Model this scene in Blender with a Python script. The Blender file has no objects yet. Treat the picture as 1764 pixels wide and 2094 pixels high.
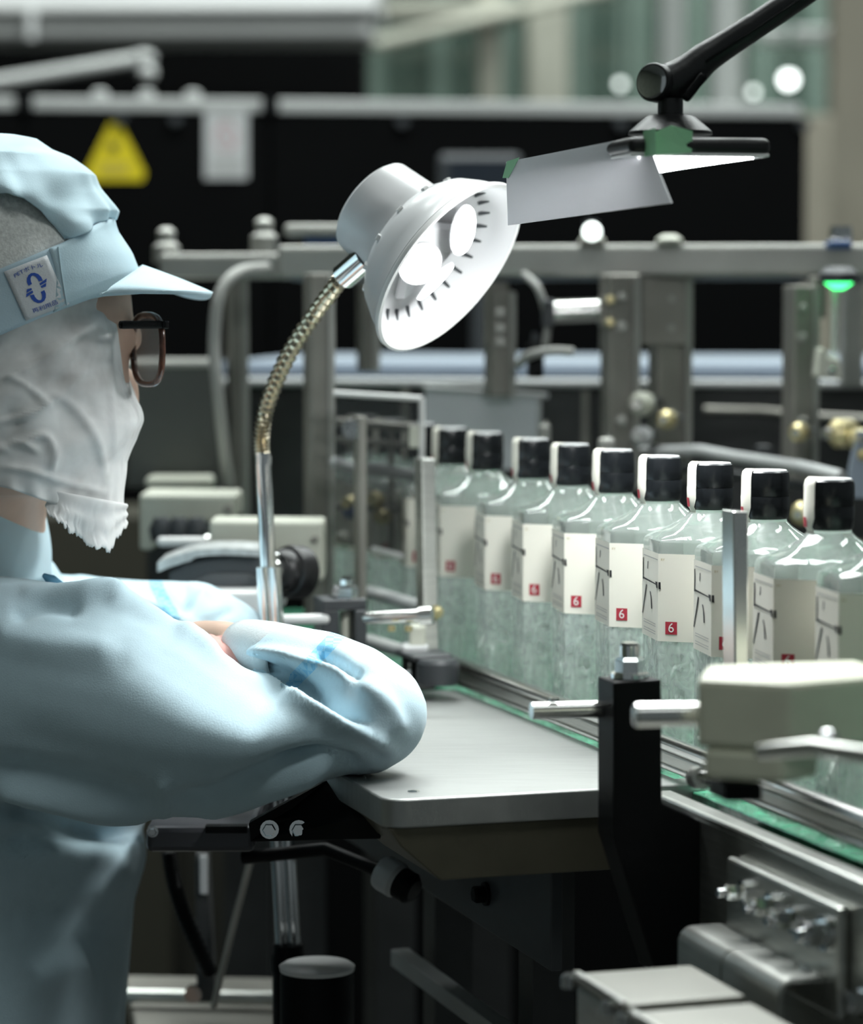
import bpy, bmesh, math, random
import numpy as np
from mathutils import Vector, Matrix
random.seed(4)

# ------------------------------------------------------------------ camera, world, lights, exposure
SC = bpy.context.scene
COL = SC.collection
FPX, CX, CY = 5900.0, 882.0, 1047.0          # focal length and centre in pixels of the 1764x2094 frame
CAMZ = 1.26
PITCH = math.atan(428 / FPX)
cam = bpy.data.cameras.new('camera')
cam.sensor_fit = 'HORIZONTAL'; cam.sensor_width = 36.0
cam.lens = FPX / 1764 * 36.0
cam.clip_start = 0.05; cam.clip_end = 60
cam.dof.use_dof = True; cam.dof.focus_distance = 1.87; cam.dof.aperture_fstop = 5.8
camo = bpy.data.objects.new('camera', cam); COL.objects.link(camo)
camo.location = (0, 0, CAMZ); camo.rotation_euler = (math.pi / 2 - PITCH, 0, 0)
SC.camera = camo

world = bpy.data.worlds.new('world'); SC.world = world; world.use_nodes = True
world.node_tree.nodes['Background'].inputs[0].default_value = (0.80, 0.93, 0.95, 1)
world.node_tree.nodes['Background'].inputs[1].default_value = 0.11

def area_light(name, loc, size, sy, power, rot=(0, 0, 0), col=(0.93, 1.0, 0.98)):
    l = bpy.data.lights.new(name, 'AREA'); l.shape = 'RECTANGLE'; l.size = size; l.size_y = sy
    l.energy = power; l.color = col
    o = bpy.data.objects.new(name, l); COL.objects.link(o); o.location = loc; o.rotation_euler = rot
    return o
# rows of fluorescent ceiling fixtures of the hall
area_light('ceiling_fluorescent_near', (0.3, 0.6, 3.3), 2.6, 0.3, 11)
area_light('ceiling_fluorescent_middle', (0.3, 2.7, 3.3), 2.6, 0.3, 62)
area_light('ceiling_fluorescent_far', (0.3, 4.3, 3.3), 3.4, 0.3, 70)
area_light('ceiling_fluorescent_end', (1.6, 7.6, 3.3), 4.0, 0.4, 60)

SC.view_settings.view_transform = 'Standard'; SC.view_settings.look = 'None'
SC.view_settings.gamma = 1.0; SC.view_settings.use_curve_mapping = False
SC.view_settings.exposure = 0.45
cy = SC.cycles
cy.max_bounces = 9; cy.diffuse_bounces = 3; cy.glossy_bounces = 4; cy.transmission_bounces = 9; cy.transparent_max_bounces = 10; cy.caustics_reflective = False; cy.use_adaptive_sampling = True; cy.adaptive_threshold = 0.03; cy.adaptive_min_samples = 10

# ------------------------------------------------------------------ coordinate helpers
FW = Vector((0, math.cos(PITCH), -math.sin(PITCH))); RT = Vector((1, 0, 0)); UP = Vector((0, math.sin(PITCH), math.cos(PITCH)))
CAM = Vector((0, 0, CAMZ))
def ray(x, y): return FW + RT * ((x - CX) / FPX) - UP * ((y - CY) / FPX)
def W(x, y, d): return CAM + ray(x, y) * d                     # point at depth d
def Wz(x, y, z):                                               # point on the horizontal plane z
    r = ray(x, y); return CAM + r * ((z - CAMZ) / r.z)
def proj(V):
    V = np.asarray(V, float).reshape(-1, 3) - np.array(CAM)
    d = V @ np.array(FW)
    return CX + FPX * (V @ np.array(RT)) / d, CY - FPX * (V @ np.array(UP)) / d, d
TH = math.atan(1874 / 5915)                                    # the conveyor's turn about the vertical
NX = Vector((math.cos(TH), math.sin(TH), 0)); EY = Vector((-math.sin(TH), math.cos(TH), 0)); ZZ = Vector((0, 0, 1))
K = W(1453, 1300, 1.901); K.z = 0
BELT = 0.955
def M(u, v, z): return K + NX * u + EY * v + ZZ * z
def uv(P): q = Vector(P) - K; return q.dot(NX), q.dot(EY)

# ------------------------------------------------------------------ materials
def _new(name):
    m = bpy.data.materials.new(name); m.use_nodes = True
    nt = m.node_tree; return m, nt, nt.nodes['Principled BSDF']
def mat(name, col, rough=0.5, metal=0.0, spec=0.5, noise=0.0, nscale=40, bump=0.0, bscale=200, stretch=None, emit=None, estr=0, sheen=0, alpha=None, coat=0):
    m, nt, b = _new(name)
    b.inputs['Base Color'].default_value = (*col, 1); b.inputs['Roughness'].default_value = rough
    b.inputs['Metallic'].default_value = metal; b.inputs['Specular IOR Level'].default_value = spec
    if coat: b.inputs['Coat Weight'].default_value = coat
    if sheen: b.inputs['Sheen Weight'].default_value = sheen
    if alpha is not None: b.inputs['Alpha'].default_value = alpha
    if emit: b.inputs['Emission Color'].default_value = (*emit, 1); b.inputs['Emission Strength'].default_value = estr
    if noise or bump:
        tc = nt.nodes.new('ShaderNodeTexCoord'); mp = nt.nodes.new('ShaderNodeMapping')
        nt.links.new(tc.outputs['Object'], mp.inputs[0])
        if stretch: mp.inputs['Scale'].default_value = stretch
    if noise:
        n = nt.nodes.new('ShaderNodeTexNoise'); n.inputs['Scale'].default_value = nscale; n.inputs['Detail'].default_value = 4
        nt.links.new(mp.outputs[0], n.inputs['Vector'])
        r = nt.nodes.new('ShaderNodeValToRGB')
        lo = tuple(max(0, c * (1 - noise)) for c in col); hi = tuple(min(1, c * (1 + noise)) for c in col)
        r.color_ramp.elements[0].color = (*lo, 1); r.color_ramp.elements[1].color = (*hi, 1)
        r.color_ramp.elements[0].position = 0.3; r.color_ramp.elements[1].position = 0.7
        nt.links.new(n.outputs['Fac'], r.inputs[0]); nt.links.new(r.outputs[0], b.inputs['Base Color'])
    if bump:
        n2 = nt.nodes.new('ShaderNodeTexNoise'); n2.inputs['Scale'].default_value = bscale; n2.inputs['Detail'].default_value = 3
        nt.links.new(mp.outputs[0], n2.inputs['Vector'])
        bp = nt.nodes.new('ShaderNodeBump'); bp.inputs['Strength'].default_value = bump; bp.inputs['Distance'].default_value = 0.002
        nt.links.new(n2.outputs['Fac'], bp.inputs['Height']); nt.links.new(bp.outputs[0], b.inputs['Normal'])
    return m
MT = {}
MT['steel'] = mat('stainless_steel', (0.52, 0.53, 0.50), 0.34, 0.9, noise=0.12, nscale=30, bump=0.05, bscale=120, stretch=(1, 1, 14))
MT['steel_table'] = mat('brushed_steel', (0.40, 0.41, 0.40), 0.42, 0.75, noise=0.06, nscale=25, bump=0.06, bscale=300, stretch=(1, 8, 1))
MT['chrome'] = mat('chrome', (0.80, 0.81, 0.82), 0.10, 1.0)
MT['rod'] = mat('ground_steel_rod', (0.75, 0.75, 0.73), 0.20, 1.0, noise=0.05)
MT['dullsteel'] = mat('dull_frame_steel', (0.30, 0.29, 0.26), 0.5, 0.5, noise=0.15, nscale=18)
MT['beamsteel'] = mat('matt_beam_steel', (0.42, 0.42, 0.39), 0.45, 0.55, noise=0.1, nscale=12)
MT['darksteel'] = mat('dark_machine_metal', (0.055, 0.057, 0.058), 0.5, 0.3, noise=0.25, nscale=14)
MT['black'] = mat('black_anodised', (0.004, 0.0045, 0.005), 0.5, 0.0, spec=0.15)
MT['blackpanel'] = mat('black_enclosure_panel', (0.0022, 0.0024, 0.0026), 0.6, 0.0, spec=0.06)
MT['blackplastic'] = mat('black_plastic', (0.012, 0.012, 0.013), 0.38, 0.0, spec=0.45, bump=0.1, bscale=500)
MT['charcoal'] = mat('charcoal_paint', (0.045, 0.05, 0.055), 0.45)
MT['white'] = mat('white_plastic', (0.80, 0.80, 0.79), 0.32)
MT['lampwhite'] = mat('lamp_white_enamel', (0.62, 0.62, 0.63), 0.30, spec=0.5)
MT['ivory'] = mat('ivory_block', (0.60, 0.61, 0.52), 0.45, noise=0.05, nscale=30)
MT['pom'] = mat('cream_nylon', (0.80, 0.80, 0.63), 0.40, noise=0.06, nscale=30)
MT['paper'] = mat('white_card', (0.74, 0.74, 0.76), 0.55)
def translucent_paper():
    m, nt, b = _new('thin_white_card'); b.inputs['Base Color'].default_value = (0.78, 0.78, 0.80, 1); b.inputs['Roughness'].default_value = 0.6
    tr = nt.nodes.new('ShaderNodeBsdfTranslucent'); tr.inputs[0].default_value = (0.85, 0.85, 0.87, 1)
    mx = nt.nodes.new('ShaderNodeMixShader'); mx.inputs[0].default_value = 0.16
    nt.links.new(b.outputs[0], mx.inputs[1]); nt.links.new(tr.outputs[0], mx.inputs[2]); nt.links.new(mx.outputs[0], nt.nodes['Material Output'].inputs[0]); return m
MT['paper'] = translucent_paper()
MT['tape'] = mat('green_masking_tape', (0.30, 0.62, 0.36), 0.6)
MT['cap'] = mat('bottle_cap_black', (0.010, 0.012, 0.014), 0.27, spec=0.5, bump=0.03, bscale=300)
MT['label'] = mat('label_paper', (0.82, 0.80, 0.71), 0.6)
MT['ink'] = mat('black_ink', (0.01, 0.01, 0.012), 0.6)
MT['greyink'] = mat('grey_ink', (0.42, 0.42, 0.40), 0.6)
MT['goldink'] = mat('gold_ink', (0.42, 0.34, 0.14), 0.5)
MT['red'] = mat('red_stamp', (0.42, 0.03, 0.05), 0.55)
MT['whiteink'] = mat('white_ink', (0.82, 0.80, 0.78), 0.6)
MT['blueink'] = mat('blue_ink', (0.03, 0.10, 0.48), 0.6)
MT['skin'] = mat('skin', (0.70, 0.47, 0.36), 0.5, noise=0.08, nscale=40)
MT['skinpink'] = mat('fingertip_skin', (0.75, 0.36, 0.31), 0.5)
MT['hair'] = mat('hair', (0.015, 0.012, 0.01), 0.5)
MT['skyblue'] = mat('pale_blue_cotton', (0.54, 0.71, 0.79), 0.8, noise=0.03, nscale=60, bump=0.12, bscale=900, sheen=0.15)
MT['darkblue'] = mat('cap_band_blue', (0.52, 0.67, 0.76), 0.8, bump=0.12, bscale=900)
MT['net'] = mat('grey_mesh_net', (0.78, 0.79, 0.77), 0.85, noise=0.16, nscale=420, bump=0.3, bscale=700)
MT['knit'] = mat('pale_knit_cuff', (0.68, 0.73, 0.74), 0.85, bump=0.4, bscale=500, stretch=(1, 3, 1))
MT['patch'] = mat('patch_cloth', (0.72, 0.74, 0.77), 0.8, bump=0.15, bscale=700)
MT['tortoise'] = mat('tortoise_acetate', (0.09, 0.035, 0.022), 0.15, noise=0.7, nscale=90, coat=0.4)
MT['yellow'] = mat('yellow_sign', (0.72, 0.58, 0.005), 0.5)
MT['olive'] = mat('olive_painted_wall', (0.17, 0.19, 0.15), 0.8, noise=0.12, nscale=3)
MT['cream'] = mat('cream_column_paint', (0.50, 0.50, 0.42), 0.7, noise=0.05, nscale=3)
MT['greenpaint'] = mat('pale_green_partition', (0.17, 0.24, 0.20), 0.6)
MT['pipe'] = mat('pale_pipe', (0.66, 0.69, 0.67), 0.4)
MT['beamgrey'] = mat('light_grey_beam', (0.42, 0.43, 0.42), 0.6, noise=0.05, nscale=5)
MT['whitebeam'] = mat('white_beam_paint', (0.80, 0.81, 0.80), 0.6, noise=0.04, nscale=5)
MT['bluegrey'] = mat('blue_grey_belt', (0.27, 0.32, 0.38), 0.4)
MT['beltblue'] = mat('dull_blue_belt', (0.15, 0.19, 0.25), 0.5)
MT['palegrey'] = mat('pale_grey_paint', (0.55, 0.56, 0.56), 0.45)
MT['blue'] = mat('blue_plastic', (0.06, 0.12, 0.28), 0.4)
MT['brass'] = mat('brass_fitting', (0.62, 0.54, 0.30), 0.35, 0.7)
MT['tan'] = mat('tan_column', (0.26, 0.24, 0.19), 0.7, noise=0.08, nscale=4)
MT['brown'] = mat('dark_bronze_block', (0.13, 0.12, 0.085), 0.45, 0.4, noise=0.12, nscale=20)
MT['floor'] = mat('floor_epoxy', (0.10, 0.105, 0.10), 0.5, noise=0.15, nscale=4)
MT['ceil'] = mat('ceiling_paint', (0.45, 0.47, 0.46), 0.8)
MT['cable'] = mat('grey_cable', (0.36, 0.36, 0.34), 0.5)
MT['gooseneck'] = mat('gooseneck_metal', (0.62, 0.55, 0.42), 0.22, 1.0)
MT['led'] = mat('led_diffuser', (1, 1, 1), 0.5, emit=(0.95, 1.0, 1.0), estr=10.5)
MT['panel_led'] = mat('panel_diffuser', (1, 1, 1), 0.5, emit=(0.97, 1.0, 1.0), estr=40)
MT['halo'] = mat('hall_lamp_glass', (1, 1, 1), 0.5, emit=(0.93, 1.0, 0.97), estr=4.0)
MT['halodim'] = mat('hall_lamp_dim', (1, 1, 1), 0.5, emit=(0.85, 0.95, 0.9), estr=2.2)
MT['greenled'] = mat('green_indicator', (0.1, 0.9, 0.3), 0.4, emit=(0.05, 1.0, 0.22), estr=3)
MT['silver'] = mat('silver_strap', (0.5, 0.52, 0.52), 0.4, 0.4, noise=0.3, nscale=120)
MT['screen'] = mat('dark_screen', (0.012, 0.017, 0.025), 0.3)
MT['trouser'] = mat('teal_lower_smock', (0.30, 0.43, 0.47), 0.8, noise=0.08, nscale=8)

def glass_mat(name, col, tint, mixf, rough, bump, scale, ior=1.42):
    m, nt, b = _new(name)
    b.inputs['Base Color'].default_value = (*col, 1); b.inputs['Roughness'].default_value = rough
    b.inputs['Transmission Weight'].default_value = 1.0; b.inputs['IOR'].default_value = ior
    d = nt.nodes.new('ShaderNodeBsdfTranslucent'); d.inputs[0].default_value = (*tint, 1)
    d2 = nt.nodes.new('ShaderNodeBsdfDiffuse'); d2.inputs[0].default_value = (*tint, 1)
    mm = nt.nodes.new('ShaderNodeMixShader'); mm.inputs[0].default_value = 0.5
    nt.links.new(d.outputs[0], mm.inputs[1]); nt.links.new(d2.outputs[0], mm.inputs[2])
    mx = nt.nodes.new('ShaderNodeMixShader'); mx.inputs[0].default_value = mixf
    nt.links.new(b.outputs[0], mx.inputs[1]); nt.links.new(mm.outputs[0], mx.inputs[2])
    nt.links.new(mx.outputs[0], nt.nodes['Material Output'].inputs[0])
    if bump:
        tc = nt.nodes.new('ShaderNodeTexCoord')
        v = nt.nodes.new('ShaderNodeTexVoronoi'); v.feature = 'DISTANCE_TO_EDGE'; v.inputs['Scale'].default_value = scale
        n = nt.nodes.new('ShaderNodeTexNoise'); n.inputs['Scale'].default_value = scale * 1.3
        nt.links.new(tc.outputs['Object'], n.inputs['Vector'])
        mixv = nt.nodes.new('ShaderNodeMixRGB'); mixv.inputs[0].default_value = 0.06
        nt.links.new(tc.outputs['Object'], mixv.inputs[1]); nt.links.new(n.outputs['Color'], mixv.inputs[2])
        nt.links.new(mixv.outputs[0], v.inputs['Vector'])
        # etched only below the label; whiter lines and streaks paint in lit, refracting glass
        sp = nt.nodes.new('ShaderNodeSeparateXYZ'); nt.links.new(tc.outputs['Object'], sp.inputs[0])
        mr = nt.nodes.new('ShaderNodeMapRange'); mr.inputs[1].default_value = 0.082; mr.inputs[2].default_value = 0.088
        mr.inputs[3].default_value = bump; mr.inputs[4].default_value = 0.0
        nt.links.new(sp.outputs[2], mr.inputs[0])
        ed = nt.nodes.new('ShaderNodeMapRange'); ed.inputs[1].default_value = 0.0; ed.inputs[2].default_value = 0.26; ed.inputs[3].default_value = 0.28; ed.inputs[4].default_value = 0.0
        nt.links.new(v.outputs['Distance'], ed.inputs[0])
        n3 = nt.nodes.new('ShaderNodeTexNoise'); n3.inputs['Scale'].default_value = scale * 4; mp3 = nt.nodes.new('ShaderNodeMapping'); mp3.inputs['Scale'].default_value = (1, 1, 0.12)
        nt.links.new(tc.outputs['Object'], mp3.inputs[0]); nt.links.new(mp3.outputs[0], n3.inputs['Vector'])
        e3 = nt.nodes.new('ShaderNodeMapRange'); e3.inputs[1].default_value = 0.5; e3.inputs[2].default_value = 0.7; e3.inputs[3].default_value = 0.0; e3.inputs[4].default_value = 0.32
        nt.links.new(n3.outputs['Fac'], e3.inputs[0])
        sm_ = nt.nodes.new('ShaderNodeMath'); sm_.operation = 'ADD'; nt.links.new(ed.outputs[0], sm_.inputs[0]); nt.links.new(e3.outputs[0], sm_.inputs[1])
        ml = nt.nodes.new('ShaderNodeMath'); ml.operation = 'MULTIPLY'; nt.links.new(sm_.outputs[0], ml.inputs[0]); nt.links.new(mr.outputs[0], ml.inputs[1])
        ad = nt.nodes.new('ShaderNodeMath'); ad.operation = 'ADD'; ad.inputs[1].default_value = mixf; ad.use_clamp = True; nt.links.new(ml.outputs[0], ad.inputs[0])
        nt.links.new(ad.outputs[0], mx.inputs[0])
        bp = nt.nodes.new('ShaderNodeBump'); bp.inputs['Distance'].default_value = 0.0015
        nt.links.new(mr.outputs[0], bp.inputs['Strength'])
        nt.links.new(v.outputs['Distance'], bp.inputs['Height'])
        for nd in (b, d2): nt.links.new(bp.outputs[0], nd.inputs['Normal'])
    return m
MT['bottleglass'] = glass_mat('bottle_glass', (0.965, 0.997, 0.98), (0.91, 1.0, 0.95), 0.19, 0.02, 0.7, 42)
MT['belt'] = mat('bottle_lit_belt', (0.12, 0.46, 0.28), 0.12, noise=0.55, nscale=45, bump=0.8, bscale=70, coat=0.6)  # green colour stands in for bottle light refracted onto the shiny belt
MT['lens'] = mat('spectacle_lens', (0.55, 0.52, 0.50), 0.05, alpha=0.30)
MT['acrylic'] = mat('smoked_acrylic', (0.05, 0.055, 0.055), 0.08, alpha=0.42)
MT['frost'] = mat('frosted_polycarbonate', (0.80, 0.83, 0.87), 0.4, alpha=0.95)
MT['tubeglass'] = mat('clear_tube', (0.7, 0.85, 0.8), 0.1, alpha=0.3)

MT['farpane'] = mat('dim_green_pane', (0.10, 0.16, 0.13), 0.1, alpha=0.35)
def clear_shade(name):
    m, nt, b = _new(name)
    b.inputs['Base Color'].default_value = (0.80, 0.82, 0.83, 1); b.inputs['Roughness'].default_value = 0.18
    b.inputs['Alpha'].default_value = 0.55
    return m
MT['clearshade'] = clear_shade('milky_shade')

def net_mask():
    m, nt, b = _new('white_gauze')
    b.inputs['Base Color'].default_value = (0.93, 0.935, 0.93, 1); b.inputs['Roughness'].default_value = 0.85
    b.inputs['Sheen Weight'].default_value = 0.2
    tc = nt.nodes.new('ShaderNodeTexCoord')
    n = nt.nodes.new('ShaderNodeTexNoise'); n.inputs['Scale'].default_value = 16; n.inputs['Detail'].default_value = 4
    nt.links.new(tc.outputs['Object'], n.inputs['Vector'])
    mr = nt.nodes.new('ShaderNodeMapRange'); mr.inputs[1].default_value = 0.35; mr.inputs[2].default_value = 0.6
    mr.inputs[3].default_value = 0.5; mr.inputs[4].default_value = 0.94
    nt.links.new(n.outputs['Fac'], mr.inputs[0]); nt.links.new(mr.outputs[0], b.inputs['Alpha'])
    n2 = nt.nodes.new('ShaderNodeTexNoise'); n2.inputs['Scale'].default_value = 20; n2.inputs['Detail'].default_value = 5; n2.inputs['Distortion'].default_value = 0.9; n2.noise_type = 'RIDGED_MULTIFRACTAL'
    mp = nt.nodes.new('ShaderNodeMapping'); mp.inputs['Scale'].default_value = (1.0, 1.0, 0.6); mp.inputs['Rotation'].default_value = (0, 0.7, 0)
    nt.links.new(tc.outputs['Object'], mp.inputs[0]); nt.links.new(mp.outputs[0], n2.inputs['Vector'])
    bp = nt.nodes.new('ShaderNodeBump'); bp.inputs['Strength'].default_value = 0.6; bp.inputs['Distance'].default_value = 0.007
    nt.links.new(n2.outputs['Fac'], bp.inputs['Height']); nt.links.new(bp.outputs[0], b.inputs['Normal'])
    return m
MT['gauze'] = net_mask()

# ------------------------------------------------------------------ mesh helpers
def tag(o, label=None, cat=None, group=None, kind=None):
    if label: o['label'] = label
    if cat: o['category'] = cat
    if group: o['group'] = group
    if kind: o['kind'] = kind
    return o
def thing(name, label, cat, loc=(0, 0, 0), group=None):
    o = bpy.data.objects.new(name, None); COL.objects.link(o); o.location = loc; o.empty_display_size = 0.05
    return tag(o, label, cat, group)
def link(name, me, m, parent=None, smooth=None, bevel=0.0, seg=2):
    o = bpy.data.objects.new(name, me); COL.objects.link(o)
    if m is not None:
        for mm in (m if isinstance(m, (list, tuple)) else [m]): me.materials.append(MT[mm] if isinstance(mm, str) else mm)
    if parent is not None:
        o.parent = parent
        if parent.type == 'EMPTY': o.matrix_parent_inverse = Matrix.Translation(-Vector(parent.location))
    if smooth is not None:
        me.polygons.foreach_set('use_smooth', [True] * len(me.polygons))
        if smooth < 179: me.set_sharp_from_angle(angle=math.radians(smooth))
    if bevel:
        md = o.modifiers.new('bevel', 'BEVEL'); md.width = bevel; md.segments = seg; md.limit_method = 'ANGLE'; md.angle_limit = math.radians(40)
        md.harden_normals = False
    return o
def rz(a): return Matrix.Rotation(a, 3, 'Z')
class MB:
    def __init__(s): s.v = []; s.f = []
    def add(s, vs, fs):
        n = len(s.v); s.v += [tuple(p) for p in vs]; s.f += [tuple(i + n for i in f) for f in fs]; return s
    def box(s, c, size, R=None):
        R = R or Matrix.Identity(3); c = Vector(c); vs = []
        for k in (-1, 1):
            for j in (-1, 1):
                for i in (-1, 1): vs.append(c + R @ Vector((i * size[0] / 2, j * size[1] / 2, k * size[2] / 2)))
        return s.add(vs, [(0, 2, 3, 1), (4, 5, 7, 6), (0, 1, 5, 4), (2, 6, 7, 3), (0, 4, 6, 2), (1, 3, 7, 5)])
    def mbox(s, u0, u1, v0, v1, z0, z1):
        return s.box(M((u0 + u1) / 2, (v0 + v1) / 2, (z0 + z1) / 2), (abs(u1 - u0), abs(v1 - v0), abs(z1 - z0)), rz(TH))
    def pbox(s, x0, y0, x1, y1, d, dep, a=0.0):
        """box whose front face spans these places at depth d, dep metres deep, turned a degrees about the vertical"""
        c = W((x0 + x1) / 2, (y0 + y1) / 2, d); R = rz(math.radians(a))
        w = (x1 - x0) / FPX * d / max(0.3, math.cos(math.radians(a))); h = (y1 - y0) / FPX * d
        return s.box(c + R @ Vector((0, dep / 2, 0)), (w, dep, h), R)
    def prism(s, pts, vec):
        n = len(pts); vec = Vector(vec); a = [Vector(p) for p in pts]; b = [p + vec for p in a]
        nrm = Vector((0, 0, 0))
        for i in range(n): nrm += (a[i] - a[0]).cross(a[(i + 1) % n] - a[0])
        if nrm.dot(vec) > 0: a, b = b, a
        return s.add(a + b, [tuple(range(n)), tuple(range(2 * n - 1, n - 1, -1))] + [((i + 1) % n, i, n + i, n + (i + 1) % n) for i in range(n)])
    def tube(s, path, r, n=12, cap=True, ax=None, r2=None, dome=False):
        P = [Vector(p) for p in path]; m = len(P)
        r = list(r) if hasattr(r, '__len__') else [r] * m
        r2 = r if r2 is None else (list(r2) if hasattr(r2, '__len__') else [r2] * m)
        T = [(P[min(i + 1, m - 1)] - P[max(i - 1, 0)]).normalized() for i in range(m)]
        if dome:
            e0 = [(P[0] - T[0] * r[0] * q, c) for q, c in ((0.9, 0.25), (0.75, 0.6), (0.45, 0.87))]
            e1 = [(P[-1] + T[-1] * r[-1] * q, c) for q, c in ((0.45, 0.87), (0.75, 0.6), (0.9, 0.25))]
            ra, rb = r[0], r[-1]; qa, qb = r2[0], r2[-1]
            P = [p for p, _ in e0] + P + [p for p, _ in e1]
            r = [ra * c for _, c in e0] + r + [rb * c for _, c in e1]
            r2 = [qa * c for _, c in e0] + r2 + [qb * c for _, c in e1]
            T = [T[0]] * 3 + T + [T[-1]] * 3; m = len(P)
        rings = []; ref = Vector(ax) if ax is not None else None; A = None
        for i in range(m):
            t = T[i]
            if ref is not None: B = ref - t * ref.dot(t)
            else:
                if A is None: A = t.orthogonal()
                A = (A - t * A.dot(t)).normalized(); B = t.cross(A)
            B.normalize(); A2 = B.cross(t).normalized()
            if ref is None: A2 = A
            rings.append([P[i] + A2 * (r[i] * math.cos(2 * math.pi * j / n)) + B * (r2[i] * math.sin(2 * math.pi * j / n)) for j in range(n)])
        vs = [p for rg in rings for p in rg]; fs = []
        for i in range(m - 1):
            for j in range(n): fs.append((i * n + j, i * n + (j + 1) % n, (i + 1) * n + (j + 1) % n, (i + 1) * n + j))
        if cap: fs.append(tuple(range(n - 1, -1, -1))); fs.append(tuple((m - 1) * n + j for j in range(n)))
        if ref is not None: fs = [tuple(reversed(f)) for f in fs]
        return s.add(vs, fs)
    def cyl(s, a, b, r, n=20, r1=None): return s.tube([a, b], [r, r if r1 is None else r1], n)
    def lathe(s, prof, o, axis=(0, 0, 1), n=32, cap=True, ph=0.0):
        ax = Vector(axis).normalized(); q = ax.to_track_quat('Z', 'Y').to_matrix(); o = Vector(o); m = len(prof)
        vs = [o + q @ Vector((rr * math.cos(2 * math.pi * j / n + ph), rr * math.sin(2 * math.pi * j / n + ph), z)) for rr, z in prof for j in range(n)]
        fs = [(i * n + j, i * n + (j + 1) % n, (i + 1) * n + (j + 1) % n, (i + 1) * n + j) for i in range(m - 1) for j in range(n)]
        if cap: fs.append(tuple(range(n - 1, -1, -1))); fs.append(tuple((m - 1) * n + j for j in range(n)))
        return s.add(vs, fs)
    def ball(s, c, r, n=16, m=10):
        r = r if hasattr(r, '__len__') else (r, r, r); c = Vector(c); vs = []; fs = []
        for i in range(1, m):
            t = math.pi * i / m
            for j in range(n):
                p = 2 * math.pi * j / n
                vs.append(c + Vector((r[0] * math.sin(t) * math.cos(p), r[1] * math.sin(t) * math.sin(p), r[2] * math.cos(t))))
        vs += [c + Vector((0, 0, r[2])), c - Vector((0, 0, r[2]))]; a, b = len(vs) - 2, len(vs) - 1
        for i in range(m - 2):
            for j in range(n): fs.append((i * n + j, (i + 1) * n + j, (i + 1) * n + (j + 1) % n, i * n + (j + 1) % n))
        for j in range(n): fs.append((a, j, (j + 1) % n)); fs.append((b, (m - 2) * n + (j + 1) % n, (m - 2) * n + j))
        return s.add(vs, fs)
    def bolt(s, p, axis, r, h, washer=True):
        ax = Vector(axis).normalized(); p = Vector(p)
        if washer: s.lathe([(r * 1.35, 0), (r * 1.35, h * 0.22)], p, ax, 16)
        return s.lathe([(r, h * 0.2), (r, h * 0.85), (r * 0.82, h)], p, ax, 6)
    def mesh(s, name):
        me = bpy.data.meshes.new(name); me.from_pydata(s.v, [], s.f); me.update(); return me
    def build(s, name, m, parent=None, smooth=None, bevel=0.0, seg=2):
        return link(name, s.mesh(name), m, parent, smooth, bevel, seg)
def text_mesh(txt, size, extrude=0.0):
    c = bpy.data.curves.new('t', 'FONT'); c.body = txt; c.size = size; c.align_x = 'CENTER'; c.align_y = 'CENTER'; c.extrude = extrude; c.resolution_u = 3
    o = bpy.data.objects.new('t', c); COL.objects.link(o)
    dg = bpy.context.evaluated_depsgraph_get(); me = bpy.data.meshes.new_from_object(o.evaluated_get(dg))
    v = [tuple(q.co) for q in me.vertices]; f = [tuple(p.vertices) for p in me.polygons]
    bpy.data.objects.remove(o); bpy.data.curves.remove(c); bpy.data.meshes.remove(me)
    return v, f
def remesh(mb, voxel, smooth_it=8):
    me = mb.mesh('tmp'); o = bpy.data.objects.new('tmp', me); COL.objects.link(o)
    md = o.modifiers.new('r', 'REMESH'); md.mode = 'VOXEL'; md.voxel_size = voxel
    if smooth_it:
        sm = o.modifiers.new('s', 'SMOOTH'); sm.factor = 0.5; sm.iterations = smooth_it
    dg = bpy.context.evaluated_depsgraph_get(); out = bpy.data.meshes.new_from_object(o.evaluated_get(dg))
    bpy.data.objects.remove(o); bpy.data.meshes.remove(me)
    return out
def get_co(me):
    a = np.empty(len(me.vertices) * 3, np.float32); me.vertices.foreach_get('co', a); return a.reshape(-1, 3).astype(float)
def set_co(me, a): me.vertices.foreach_set('co', np.asarray(a, np.float32).ravel()); me.update()
def get_no(me):
    a = np.empty(len(me.vertices) * 3, np.float32); me.vertices.foreach_get('normal', a); return a.reshape(-1, 3).astype(float)
def catmull(pts, k=8):
    P = [np.array(p, float) for p in pts]; P = [2 * P[0] - P[1]] + P + [2 * P[-1] - P[-2]]; out = []
    for i in range(1, len(P) - 2):
        for j in range(k):
            t = j / k; a, b, c, d = P[i - 1], P[i], P[i + 1], P[i + 2]
            out.append(0.5 * (2 * b + (c - a) * t + (2 * a - 5 * b + 4 * c - d) * t * t + (3 * b - a - 3 * c + d) * t ** 3))
    out.append(P[-2]); return out
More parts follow.
